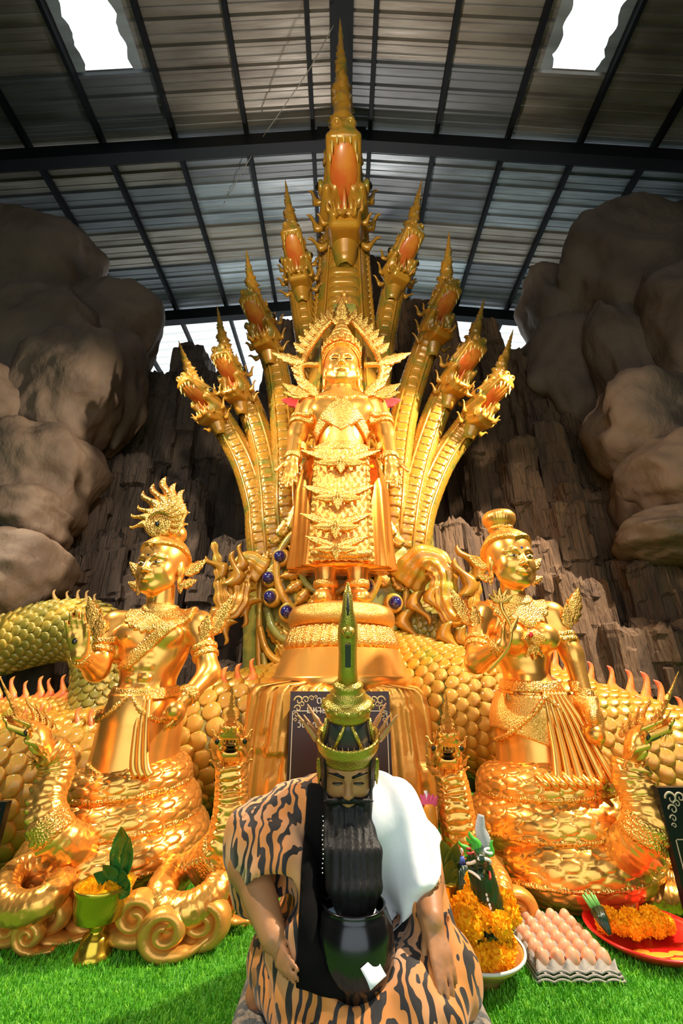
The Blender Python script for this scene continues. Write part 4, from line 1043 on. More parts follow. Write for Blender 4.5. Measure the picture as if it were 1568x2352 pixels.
ST.add('crown_finial', leaf_mesh(0.40, 0.21, 6, 0.0, 0.03, 'finial'), M['gold_orn'], basis((0, 3.24, 4.33), (0, -0.05, 1)))
for s in (-1, 1):
    ST.add('finial_leaf', leaf(0.14, 0.09, 3, 0), M['gold_orn'], basis((s*0.02, 3.22, 4.34), (s*0.7, -0.05, 0.7)))
    arc = [P(784+s*38, 752, 3.25), P(784+s*52, 770, 3.25), P(784+s*66, 790, 3.25), P(784+s*80, 812, 3.25), P(784+s*88, 832, 3.22)]
    fr_ = ST.add('halo_frame', MB().tube(catmull([P(784+s*22, 738, 3.26)] + arc, 24), 0.028, 10, (0, -1, 0)).mesh('frame'), M['gold_orn'])
    for q, p in enumerate(catmull([P(784+s*24, 742, 3.26)] + arc[:4], 7)):
        l_ = ST.add('halo_leaf', leaf(0.20, 0.13, 4, 0.0), M['gold_orn'], basis(p, (s*(0.25+0.12*q), -0.02, 1.0)))
    ST.add('halo_wing', leaf_mesh(0.36, 0.17, 5, 0.0, 0.03, 'wing'), M['gold_orn'], basis(P(784+s*84, 838, 3.2), (s*1.0, -0.05, 0.42)))
    bar = [P(784+s*86, 838, 3.2), P(784+s*92, 850, 3.2), P(784+s*88, 870, 3.2), P(784+s*78, 892, 3.2), P(784+s*68, 910, 3.2)]
    ST.add('halo_frame', MB().tube(catmull([P(784+s*52, 838, 3.2)] + bar, 24), 0.026, 10, (0, -1, 0)).mesh('frame'), M['gold_orn'])
    for q, p in enumerate(catmull(bar, 6)):
        ST.add('halo_leaf', leaf(0.15, 0.10, 4, 0.0), M['gold_orn'], basis(p, (s*0.8, -0.02, 0.7)))

# small seated figurine on a block behind the crown
FGp = P(791, 716, 3.42)
FG = Thing('seated_figurine', 'tiny gold seated figurine on a block above the standing statue crown', 'figurine', FGp)
f2_ = Field((FGp.x-0.16, FGp.y-0.14, FGp.z-0.02), (FGp.x+0.16, FGp.y+0.14, FGp.z+0.36), 0.007)
fx, fy, fz = FGp
f2_.ell((fx, fy, fz+0.14), (0.055, 0.045, 0.085), 0.02); f2_.cone((fx-0.09, fy-0.03, fz+0.05), (fx+0.09, fy-0.03, fz+0.05), 0.035, 0.035, 0.03); f2_.ell((fx, fy, fz+0.26), (0.038, 0.04, 0.048), 0.01); f2_.cone((fx, fy, fz+0.28), (fx, fy, fz+0.335), 0.02, 0.005, 0.01)
for s in (-1, 1): f2_.chain([(fx+s*0.06, fy, fz+0.20), (fx+s*0.085, fy-0.01, fz+0.12), (fx+s*0.02, fy-0.06, fz+0.085)], [0.025, 0.02, 0.018], 0.015)
FG.arr('figure', f2_.arrays(), M['gold_base'])
FG.add('block', MB().box((fx-0.12, fy-0.09, fz-0.22), (fx+0.12, fy+0.30, fz+0.02)).mesh('block', False), M['naga_green'])
FG.add('bracket', MB().box((fx-0.05, fy+0.1, fz-0.5), (fx+0.05, fy+0.6, fz-0.2)).mesh('bracket', False), M['naga_green'])
# ================================================================== half-serpent statues
HPG = []
for me, mt in zip(HP, (M['gold'], M['gold'], M['dark_eye'], M['gold'], M['gold'], M['gold_orn'])):
    c = me.copy(); c.materials.clear(); c.materials.append(mt); HPG.append(c)
FING = FIN.copy(); FING.materials.clear(); FING.materials.append(M['gold_orn'])
FIN2G = FIN2.copy(); FIN2G.materials.clear(); FIN2G.materials.append(M['gold_orn'])
def small_naga(T, pxs, r, head_px, sc, yaw, pitch=0.0, collar_t=0.25):
    """a small gold serpent neck rising from the coils with a crested head"""
    pts = [P(*q) for q in pxs]; nk = T.add('serpent_neck', relief_tube(pts, lambda t: r*(1.12-0.28*t), 120, 40, ref=(sin(yaw), -cos(yaw), 0.05), relief=scale_relief(0.034, 14, 0.008, (pi*0.32, pi*0.68))), M['gold_scale'])
    cp = catmull(pts, 60); fr = frames(cp, (0, -1, 0)); i = int(collar_t*59); rr = r*(1.12-0.28*collar_t)
    m = basis(cp[i], fr[i][0]); T.add('neck_band', MB().lathe([(rr*1.0, -0.05), (rr*1.16, -0.045), (rr*1.2, -0.02), (rr*1.12, 0.0), (rr*1.2, 0.02), (rr*1.15, 0.045), (rr*1.0, 0.05)], 28, None, False).mesh('band'), M['gold_orn'], m)
    b = P(*head_px); Hm = Matrix.Translation(b) @ Matrix.Rotation(yaw, 4, 'Z') @ Matrix.Rotation(pitch, 4, 'X') @ Matrix.Scale(sc, 4) @ Matrix.Diagonal((1.05, 0.60, 1.15, 1))
    h = T.add('serpent_head', HPG[0], None, Hm)
    for nm, me in zip(('lower_jaw', 'palate', 'tongue', 'teeth', 'crest_horn'), HPG[1:]):
        o = T.add(nm, me, None, horn_m(0.75) if nm == 'crest_horn' else (Matrix.Translation((0, 0.03, 0.06)) @ Matrix.Rotation(-0.50, 4, 'X') if nm in ('lower_jaw', 'tongue') else None), h)
        if nm == 'teeth': o['kind'] = 'stuff'
    for s in (-1, 1): T.add('eye', EYE, None, Matrix.Translation((s*0.205, -0.13, 0.325)), h)
    for nm, me, p, d, s in FINS:
        mm = basis(p, d, (0, -1, 0))
        if s < 0: mm = mm @ Matrix.Scale(-1, 4, (1, 0, 0))
        T.add(nm, FING if me is FIN else FIN2G, None, mm, h)
    for k in range(4): T.add('crest_plume', FING, None, basis((0, -0.02+0.09*k, 0.38-0.06*k), (0, 0.35+0.25*k, 1.0), (1, 0, 0), 1.9-0.25*k), h)
    return h
def tail_loop(T, pxs, r0, r1, ref=(0, 0, 1)):
    return T.add('tail_loop', relief_tube([P(*q) for q in pxs], lambda t: r0+(r1-r0)*t, 150, 36, ref=ref, relief=scale_relief(0.026, 14, 0.006)), M['gold_scale'])
def scroll_mesh(r=0.1, turns=1.7, thick=0.035, n=60):
    """cloud scroll: a spiral roll in the xz plane, fat at the outside, on a swelling tail"""
    pts = []; rs = []
    for i in range(n):
        t = i/(n-1); a = -pi*0.6 + t*turns*2*pi; q = r*(1-0.82*t)
        pts.append((q*cos(a), -0.02*t, q*sin(a))); rs.append(thick*(1.05-0.55*t))
    tail = [(-r*1.9, 0.02, -r*0.55), (-r*1.1, 0.01, -r*0.95), (-r*0.6, 0, -r*0.98)]
    return MB().tube(catmull(tail, 10) + [V(p) for p in pts], [thick*(0.5+0.5*i/10) for i in range(10)] + rs, 12, (0, -1, 0)).ell((0, 0.02, 0), (r*0.8, 0.04, r*0.8), 16, 10).mesh('cloud_scroll')
SCR = [scroll_mesh(0.085, 1.8, 0.034), scroll_mesh(0.10, 1.6, 0.04)]
def clouds(T, lst):
    for px, py, d, s, flip, rot in lst:
        s *= 0.62; q = P(px, py+12, d); q.z = max(q.z, 0.075*s/0.62)
        m = Matrix.Translation(q) @ Matrix.Rotation(rot, 4, 'Y') @ Matrix.Diagonal((-s*1.25 if flip else s*1.25, s*1.8, s, 1))
        T.add('cloud_scroll', SCR[0 if s < 0.62 else 1], M['gold_base'], m)
def coil(T, cx, cy, turns, z0, z1, R0, R1, r0, r1, ph0):
    n = int(turns*16); pts = []
    for i in range(n+1):
        t = i/n; a = ph0 + t*turns*2*pi; R = R0+(R1-R0)*t
        pts.append((cx + R*cos(a), cy + R*sin(a)*0.92, z0+(z1-z0)*t))
    # outward reference: relief angle 90 deg = outward/up
    me = relief_tube(pts, lambda t: (r0+(r1-r0)*t)*(1 if t > 0.03 else 0.6+13*t), int(turns*270), 112, ref=(0, 0, 1), relief=scale_relief(0.058, 14, 0.010), caps=False)
    T.add('serpent_coil', me, M['gold_scale'])
    # beaded keel line along the outer flank
    k = []; 
    for p in catmull(pts, int(turns*70)):
        d = V((p.x-cx, p.y-cy, 0)).normalized(); k.append(p + d*0.0)
    kk = []; L = len(k)
    for i, p in enumerate(k):
        t = i/(L-1); r = r0+(r1-r0)*t; d = V((p.x-cx, p.y-cy, 0)).normalized(); kk.append(p + d*(r*0.97) + V((0, 0, -r*0.20)))
    T.add('keel_line', MB().tube(kk, [0.012+0.004*(i % 2) for i in range(L)], 6, (0, 0, 1)).mesh('keel'), M['gold_orn'])
def earring(T, g, s, up=0.13, R=None):
    p = g((s*0.37, 0.08, 0.40)); T.add('ear_ornament', leaf(up*1.25, up*0.8, 4, 0.0, 0.015), M['gold_orn'], basis(p + V((0, 0.01, -0.02)), (s*0.75, 0.1, 0.65), (0, -1, 0)))
    T.add('ear_ornament', leaf(up*0.75, up*0.6, 3, 0.0, 0.015), M['gold_orn'], basis(g((s*0.37, 0.06, 0.16)), (s*0.8, 0.05, 0.35), (0, -1, 0)))
    T.add('ear_ornament', leaf(up*0.55, up*0.4, 3, 0.0, 0.012), M['gold_orn'], basis(g((s*0.36, 0.04, 0.22)), (s*0.15, 0.0, -1), (0, -1, 0)))

def folk(T, cx, cy, male, shz, neck_top, armR, armL):
    y = cy; F = Field((cx-0.56, cy-0.58, 0.36), (cx+0.48, cy+0.32, neck_top+0.03), 0.0085)
    F.cone((cx, y, 0.42), (cx, y, 0.70), 0.235, 0.20, 0.05); F.ell((cx, y, 0.68), (0.205, 0.165, 0.17), 0.05)
    if male:
        F.cone((cx, y, 0.72), (cx, y, 0.98), 0.15, 0.142, 0.08); F.ell((cx, y, 1.10), (0.205, 0.135, 0.19), 0.07)
        for s in (-1, 1):
            F.ell((cx+s*0.092, y-0.098, 1.155), (0.098, 0.045, 0.068), 0.03)
            for k in range(4): F.ell((cx+s*0.035, y-0.128-0.004*k, 1.045-0.058*k), (0.034, 0.018, 0.022), 0.012)
            F.ell((cx+s*0.093, y-0.140, 1.135), (0.008, 0.008, 0.008), 0.004)
    else:
        F.cone((cx, y, 0.74), (cx, y, 1.0), 0.145, 0.120, 0.08); F.ell((cx, y, 1.14), (0.175, 0.12, 0.20), 0.07)
        F.ell((cx, y-0.09, 0.86), (0.12, 0.06, 0.07), 0.06)
        for s in (-1, 1): F.ell((cx+s*0.088, y-0.105, 1.14), (0.085, 0.082, 0.082), 0.035)
    F.cone((cx-0.17, y+0.01, shz-0.04), (cx+0.17, y+0.01, shz-0.04), 0.065, 0.065, 0.06)
    F.cone((cx, y+0.015, shz-0.03), (cx, y-0.005, neck_top), 0.075, 0.068, 0.05)
    for s, arm in ((-1, armR), (1, armL)):
        sh, el, wr, tip, back, curl, c2, th, _ = arm
        F.ell(sh, (0.078, 0.078, 0.085), 0.05); F.chain([sh, el, wr], [0.070, 0.056, 0.038], 0.035)
        hand(F, hand_m(wr, tip-wr, back), (tip-wr).length, curl, 0.05, th, side=-s, fat=1.02, curls2=c2)
    T.arr('body', F.arrays(), M['gold'])
    c = (cx, y-0.03, shz+0.02)
    T.arr('collar', F.shell(0.012, R_and(R_scallop(c, 0.165, 10, 0.016), R_half((0, 0, shz+0.06), (0, 0, 1)))), M['gold_orn'])
    T.arr('collar_rim', F.shell(0.017, R_and(R_sph((cx, y, shz+0.045), 0.105), R_half((0, 0, shz+0.055), (0, 0, 1)))), M['gold_fine'])
    for s, arm in ((-1, armR), (1, armL)):
        sh, el, wr = arm[:3]; ax = el-sh
        for q in ((0.52, 0.66) if male else (0.60, 0.72)): T.arr('armband', F.shell(0.012, R_and(R_slab(sh.lerp(el, q), ax, 0.015), R_sph(sh.lerp(el, q), 0.105), R_half((cx+s*0.165, 0, 0), (-s, 0, 0)))), M['gold_orn'])
        T.arr('bracelet', F.shell(0.010, R_and(R_slab(el.lerp(wr, 0.90), wr-el, 0.025), R_sph(el.lerp(wr, 0.90), 0.075))), M['gold_orn'])
        p = sh.lerp(el, 0.25) + V((s*0.06, -0.03, 0.0))
        T.add('shoulder_flame', leaf(0.24, 0.13, 5, 0.0, 0.02), M['gold_orn'], basis(p, (s*0.45, -0.05, 1.0)))
        T.add('shoulder_flame', leaf(0.15, 0.10, 4, 0.0, 0.02), M['gold_orn'], basis(p + V((-s*0.03, -0.03, -0.03)), (s*0.1, -0.1, 1.0)))
    T.arr('belt', F.shell(0.016, R_and(lambda X, Y, Z: np.abs(Z - (0.865 if male else 0.90) + 0.10*np.maximum(0, -(Y-y)) ) - 0.028, R_sph((cx, y, 0.87), 0.27))), M['gold_orn'])
    return F
# ---------------------------------------------------------------- left: male
LX, LY = -1.08, 2.50
TL = Thing('serpent_king_statue', 'gold bare-chested male statue with serpent coils and flame topknot, left of centre', 'statue', (LX, LY, 0.0))
aR = (V((LX-0.245, LY, 1.215)), P(222, 1538, 2.36), P(184, 1506, 2.18), P(170, 1402, 2.12), V((-0.25, 1, 0.0)), (0.05, 0.05, 0.06, 0.10), None, (0.30, 0.1), None)
aL = (V((LX+0.245, LY, 1.215)), P(480, 1545, 2.42), P(428, 1603, 2.27), P(396, 1690, 2.20), V((0.7, 0.1, 0.4)), (0.25, 0.3, 0.3, 0.35), (0.3, 0.35, 0.4, 0.45), (0.5, 0.6), None)
FL = folk(TL, LX, LY, True, 1.275, 1.44, aR, aL)
TL.add('palm_gem', MB().ell((0, 0, 0), (0.012, 0.008, 0.016), 12, 8).mesh('gem'), M['gem_black'], Matrix.Translation(aR[2].lerp(aR[3], 0.30) + V((0, -0.032, 0))))
TL.add('held_orb', MB().ell((0, 0, 0), (0.045, 0.045, 0.045), 20, 14).mesh('orb'), M['gold'], Matrix.Translation(P(402, 1632, 2.21)))
TL.arr('sash', FL.shell(0.020, R_and(R_slab((LX+0.05, LY, 1.12), (0.72, 0, -0.70), 0.034), R_half((0, 0, 1.33), (0, 0, 1)), R_half((0, 0, 0.97), (0, 0, -1)), R_half((LX-0.19, 0, 0), (-1, 0, 0)), R_half((LX+0.22, 0, 0), (1, 0, 0)))), M['gold_orn'])
TL.arr('apron', FL.shell(0.022, R_and(lambda X, Y, Z: np.abs(X-LX+0.01) - 0.115, R_half((0, LY, 0), (0, 1, 0)), lambda X, Y, Z: (0.475 + 0.35*np.abs(X-LX+0.01)) - Z, R_half((0, 0, 0.85), (0, 0, 1)))), M['gold'])
TL.arr('apron_hem', FL.shell(0.032, R_and(lambda X, Y, Z: np.abs(X-LX+0.01) - 0.135, R_half((0, LY, 0), (0, 1, 0)), lambda X, Y, Z: np.abs(Z - (0.47 + 0.35*np.abs(X-LX+0.01))) - 0.032)), M['gold_orn'])
for k in range(3): TL.add('apron_fold', MB().tube(catmull([(LX+0.05+0.02*k, LY-0.17, 0.84), (LX+0.07+0.025*k, LY-0.21, 0.70), (LX+0.10+0.03*k, LY-0.245, 0.55), (LX+0.13+0.03*k, LY-0.25, 0.50)], 16), lambda t: 0.012+0.010*t, 8, (0, -1, 0)).mesh('fold'), M['gold'])
for (a, b) in ((-1, 0.0), (1, 0.0)):
    TL.add('hip_chain', MB().tube(catmull([(LX+a*0.01, LY-0.185, 0.84), (LX+a*0.08, LY-0.20, 0.77), (LX+a*0.16, LY-0.15, 0.73), (LX+a*0.21, LY-0.05, 0.76)], 30), [0.012+0.005*(i % 2) for i in range(30)], 6, (0, 0, 1)).mesh('chain'), M['gold_orn'])
hs = 0.375; RH = Matrix.Rotation(-0.22, 3, 'Z'); ho = V((LX-0.03, LY-0.01, 1.385))
FH = Field((LX-0.25, LY-0.24, 1.30), (LX+0.20, LY+0.24, 1.84), 0.0055)
g = add_head(FH, ho, hs, RH); FH.cone((LX-0.01, LY+0.01, 1.28), (LX-0.025, LY, 1.44), 0.072, 0.068, 0.03)
TL.arr('head', FH.arrays(), M['gold']); eye_parts(TL, g, hs, RH)
hl = lambda X, Y, Z: 1.655 - 0.50*(Y-(LY-0.10)) + 0.35*np.abs(X-LX+0.03) - Z
hairL = TL.arr('hair', FH.shell(0.012, R_and(hl, lambda X, Y, Z: 1.50-Z)), M['gold_hair'] if 'gold_hair' in M else M['gold'])
TL.arr('hairband', FH.shell(0.018, R_and(lambda X, Y, Z: np.abs(hl(X, Y, Z)) - 0.012, lambda X, Y, Z: 1.52-Z)), M['gold_orn'])
TL.add('topknot', MB().ell((LX+0.0, LY+0.06, 1.80), (0.065, 0.065, 0.07), 20, 14).mesh('topknot'), M['gold'])
TL.add('hair_jewel', leaf(0.06, 0.045, 3, 0.0, 0.012), M['gold_orn'], basis(g((0, -0.36, 0.72)), (0, 0.3, 1)))
cpl = P(365, 1206, 2.42); plm = basis(cpl, (0, 0, 1))
pl = TL.add('plume_disc', MB().lathe([(0.0, 0.02), (0.03, 0.022), (0.05, 0.01), (0.075, 0.02), (0.085, 0.0), (0.085, -0.02), (0.0, -0.03)], 36, Matrix.Rotation(pi/2, 4, 'X')).mesh('disc'), M['gold_orn'], plm)
for k in range(11):
    a = (k-5)/5*1.9; h = 0.12 + 0.13*max(0, cos(a))**2 + 0.02*(k % 2)
    TL.add('plume_flame', FING, None, basis((0.07*sin(a), 0.0, 0.07*cos(a)), (sin(a)*0.75, 0.0, cos(a) + 0.45), (0, -1, 0), h/0.2), pl)
TL.add('plume_jewel', MB().ell((0, -0.025, 0), (0.014, 0.01, 0.018), 12, 8).mesh('jewel'), M['dark_eye'], None, pl)
TL.add('plume_stem', MB().lathe([(0.05, 1.745), (0.055, 1.77), (0.03, 1.80), (0.035, 1.84)], 24, Matrix.Translation((LX-0.03, LY-0.05, 0))).mesh('stem'), M['gold_orn'])
TL.add('forehead_gem', MB().ell((0, 0, 0), (0.011, 0.01, 0.018), 12, 8).mesh('gem'), M['gem_black'], Matrix.Translation(g((0, -0.35, 0.575))))
for s in (-1, 1): earring(TL, g, s)
coil(TL, LX+0.0, LY, 2.75, 0.115, 0.475, 0.345, 0.20, 0.108, 0.088, -2.2-0.45*2*pi+0.9)
TL.add('coil_core', MB().lathe([(0.36, 0.02), (0.34, 0.12), (0.24, 0.30), (0.20, 0.42), (0.1, 0.46)], 32, Matrix.Translation((LX, LY, 0))).mesh('core'), M['gold_base'])
small_naga(TL, [(235,1950,2.3),(170,1940,2.12),(118,1900,2.06),(108,1840,2.08),(130,1780,2.12),(132,1738,2.12),(112,1722,2.08)], 0.066, (104,1728,2.08), 0.30, -1.15, 0.55, 0.35)
small_naga(TL, [(470,1985,2.2),(510,1950,2.12),(528,1880,2.12),(532,1810,2.14),(530,1752,2.12)], 0.072, (530,1748,2.12), 0.27, 0.12, 0.45, 0.2)
tail_loop(TL, [(215,1985,2.35),(150,1985,2.2),(136,2030,2.06),(100,2072,1.98),(40,2088,1.98),(8,2060,2.02),(30,2010,2.12),(80,1985,2.18),(128,1962,2.22),(150,1940,2.3)], 0.055, 0.045)
tail_loop(TL, [(400,2000,2.25),(372,2045,2.06),(378,2088,2.0),(430,2092,1.98),(488,2055,2.02),(508,2005,2.1),(500,1972,2.16),(440,1985,2.2),(385,2025,2.2)], 0.058, 0.046)
clouds(TL, [(25,2125,2.02,0.95,False,0.1), (118,2095,2.06,1.1,True,0.2), (318,2085,2.0,1.15,False,0.1), (385,2125,1.96,1.1,True,-0.1), (468,2095,2.0,1.1,False,0.0), (520,2055,2.1,0.9,True,0.4), (70,2140,1.98,0.8,True,0.3), (215,2110,2.12,1.1,False,0.2), (-20,2110,2.1,1.0,False,0.0)])

# ---------------------------------------------------------------- right: female
RX, RY = 1.06, 2.55
TR = Thing('serpent_queen_statue', 'gold female statue with topknot on thick serpent coils, right of centre', 'statue', (RX, RY, 0.0))
aR = (V((RX-0.215, RY+0.01, 1.275)), P(1093, 1520, 2.38), P(1152, 1482, 2.20), P(1158, 1398, 2.18), V((-0.9, 0.3, 0.0)), (0.35, 0.5, 0.25, 0.15), (0.5, 0.6, 0.3, 0.2), (0.25, 0.5), None)
aL = (V((RX+0.215, RY+0.01, 1.275)), P(1312, 1500, 2.48), P(1346, 1612, 2.38), P(1374, 1702, 2.30), V((0.75, 0.35, 0.1)), (0.3, 0.3, 0.35, 0.4), (0.3, 0.35, 0.4, 0.45), (0.45, 0.5), None)
FR = folk(TR, RX, RY, False, 1.335, 1.50, aR, aL)
TR.add('held_orb', MB().ell((0, 0, 0), (0.046, 0.046, 0.046), 20, 14).mesh('orb'), M['gold'], Matrix.Translation(P(1366, 1688, 2.27)))
st = catmull([P(1120, 1545, 2.18), P(1165, 1490, 2.12), P(1172, 1440, 2.10), P(1152, 1400, 2.10), P(1150, 1370, 2.10)], 24)
TR.add('flower_stem', MB().tube(st, lambda t: 0.008+0.004*t, 8, (0, -1, 0)).mesh('stem'), M['gold'])
for k in range(5):
    a = (k-2)*0.5; TR.add('flower_petal', leaf(0.075, 0.045, 2, 0.1, 0.01), M['gold'], basis(P(1150, 1385, 2.10), (sin(a), -0.1, cos(a))))
TR.add('flower_leaf', leaf(0.10, 0.04, 2, 0.0, 0.01), M['gold'], basis(P(1170, 1455, 2.10), (0.5, -0.1, 0.8)))
TR.arr('breast_pendant', FR.shell(0.016, R_and(lambda X, Y, Z: np.abs(X-RX)*1.25 + np.abs(Z-1.125) - 0.085, R_half((0, RY, 0), (0, 1, 0)))), M['gold_orn'])
TR.add('pendant_gem', MB().ell((0, 0, 0), (0.012, 0.010, 0.016), 12, 8).mesh('gem'), M['gem_red'], Matrix.Translation(P(1219, 1458, RY-0.185)))
for k in range(3): TR.add('pendant_leaf', leaf(0.085, 0.05, 3, 0.0, 0.012), M['gold_orn'], basis(V((RX, RY-0.16, 1.10)), ((k-1)*0.7, 0.15, -1)))
for k in range(3): TR.add('pendant_leaf', leaf(0.08, 0.05, 3, 0.0, 0.012), M['gold_orn'], basis(V((RX, RY-0.15, 1.19)), ((k-1)*0.9, 0.15, 1)))
TR.arr('hip_cloth', FR.shell(0.022, R_and(lambda X, Y, Z: Z - 0.86 - 0.10*(Y-RY), lambda X, Y, Z: 0.60 - 0.35*(X-RX) - Z, R_sph((RX, RY, 0.7), 0.36))), M['gold_fine'])
for k in range(9):
    a = (k-4)*0.22; p = V((RX + 0.205*sin(a), RY - 0.185*cos(a) + 0.01, 0.855))
    TR.add('belt_drop', leaf(0.10 + 0.05*(k == 4), 0.06, 3, -0.05, 0.014), M['gold_orn'], basis(p, (0.1*sin(a), -0.12, -1), (sin(a), -cos(a), 0)))
for k in range(6):
    x0 = RX + 0.0 + 0.018*k; TR.add('drape_fold', MB().tube(catmull([(x0, RY-0.185, 0.86), (x0+0.012*k-0.01, RY-0.215, 0.74), (x0+0.022*k-0.03, RY-0.265, 0.60), (x0+0.034*k-0.06, RY-0.31, 0.48)], 18), lambda t: 0.010+0.012*t, 8, (0, -1, 0)).mesh('fold'), M['gold'])
for k in range(7): TR.add('drape_ruffle', MB().tube(catmull([(RX-0.15+0.04*k, RY-0.29, 0.50+0.01*(k % 2)), (RX-0.13+0.04*k, RY-0.335, 0.475), (RX-0.105+0.04*k, RY-0.30, 0.46-0.012*(k % 2))], 10), 0.016, 8, (0, 0, 1)).mesh('ruffle'), M['gold'])
for s in (-1, 1): TR.add('hip_chain', MB().tube(catmull([(RX, RY-0.20, 0.84), (RX+s*0.09, RY-0.20, 0.75), (RX+s*0.19, RY-0.13, 0.66), (RX+s*0.23, RY-0.02, 0.62)], 30), [0.010+0.005*(i % 2) for i in range(30)], 6, (0, 0, 1)).mesh('chain'), M['gold_orn'])
hs = 0.385; RH = Matrix.Rotation(0.16, 3, 'Z'); ho = V((RX+0.005, RY-0.02, 1.432))
FH = Field((RX-0.23, RY-0.26, 1.34), (RX+0.23, RY+0.24, 1.90), 0.0055)
g = add_head(FH, ho, hs, RH, smile=0.35); FH.cone((RX, RY+0.01, 1.33), (RX, RY-0.01, 1.48), 0.068, 0.062, 0.03)
TR.arr('head', FH.arrays(), M['gold']); eye_parts(TR, g, hs, RH)
hr_ = lambda X, Y, Z: 1.715 - 0.55*(Y-(RY-0.12)) + 0.45*np.abs(X-RX) - Z
TR.arr('hair', FH.shell(0.016, R_and(hr_, lambda X, Y, Z: 1.52-Z)), M['gold'])
TR.arr('hairband', FH.shell(0.022, R_and(lambda X, Y, Z: np.abs(hr_(X, Y, Z)) - 0.016, lambda X, Y, Z: 1.58-Z)), M['gold_orn'])
bc = V((RX-0.01, RY+0.02, 0))
v_, f_ = lathe_arrays([(0.05, 1.79), (0.065, 1.80), (0.062, 1.815), (0.072, 1.83), (0.068, 1.845), (0.09, 1.87), (0.104, 1.90), (0.103, 1.93), (0.085, 1.955), (0.05, 1.97), (0.005, 1.975)], 96)
v_ = [(x*(1+0.02*cos(36*math.atan2(y, x)))+bc.x, y*(1+0.02*cos(36*math.atan2(y, x)))+bc.y, z) for x, y, z in v_]
TR.add('topknot', py_mesh('topknot', v_, f_), M['gold'])
TR.add('topknot_band', MB().lathe([(0.062, -0.012), (0.078, -0.008), (0.082, 0.0), (0.078, 0.01), (0.062, 0.012)], 32, Matrix.Translation((bc.x, bc.y, 1.84)), False).mesh('band'), M['gold_orn'])
TR.add('forehead_gem', MB().ell((0, 0, 0), (0.011, 0.01, 0.017), 12, 8).mesh('gem'), M['gem_blue'], Matrix.Translation(g((0, -0.35, 0.585))))
for s in (-1, 1): earring(TR, g, s, 0.11)
coil(TR, RX+0.02, RY, 2.6, 0.13, 0.50, 0.345, 0.215, 0.122, 0.102, -2.6)
TR.add('coil_core', MB().lathe([(0.36, 0.02), (0.34, 0.12), (0.24, 0.30), (0.20, 0.42), (0.1, 0.46)], 32, Matrix.Translation((RX, RY, 0))).mesh('core'), M['gold_base'])
small_naga(TR, [(1385,1960,2.3),(1450,1945,2.14),(1482,1895,2.08),(1470,1835,2.1),(1448,1785,2.12),(1448,1748,2.12)], 0.078, (1452,1742,2.10), 0.32, 0.95, 0.5, 0.38)
small_naga(TR, [(1075,1965,2.35),(1062,1930,2.3),(1048,1870,2.28),(1040,1810,2.28),(1030,1768,2.26)], 0.078, (1028,1764,2.26), 0.29, -0.12, 0.45, 0.2)
tail_loop(TR, [(1385,1885,2.45),(1420,1935,2.42),(1470,1985,2.40),(1545,2036,2.36),(1610,2060,2.32)], 0.062, 0.055)
tail_loop(TR, [(1525,1970,2.42),(1475,1992,2.40),(1456,2025,2.34),(1490,2056,2.28),(1560,2070,2.26),(1640,2072,2.26)], 0.058, 0.055)
for k in range(4): TR.add('tail_tuft', FING, None, basis(P(1515+6*k, 1980-3*k, 2.36), (0.9, -0.1, 0.5-0.2*k), (0, -1, 0), 0.5-0.05*k))
tail_loop(TR, [(1120,1990,2.3),(1145,2030,2.16),(1148,2075,2.08),(1120,2100,2.05)], 0.05, 0.045)
clouds(TR, [(1180,2070,2.15,1.0,False,0.1), (1420,2060,2.2,1.0,True,0.1), (1060,2080,2.2,1.0,True,0.1)])
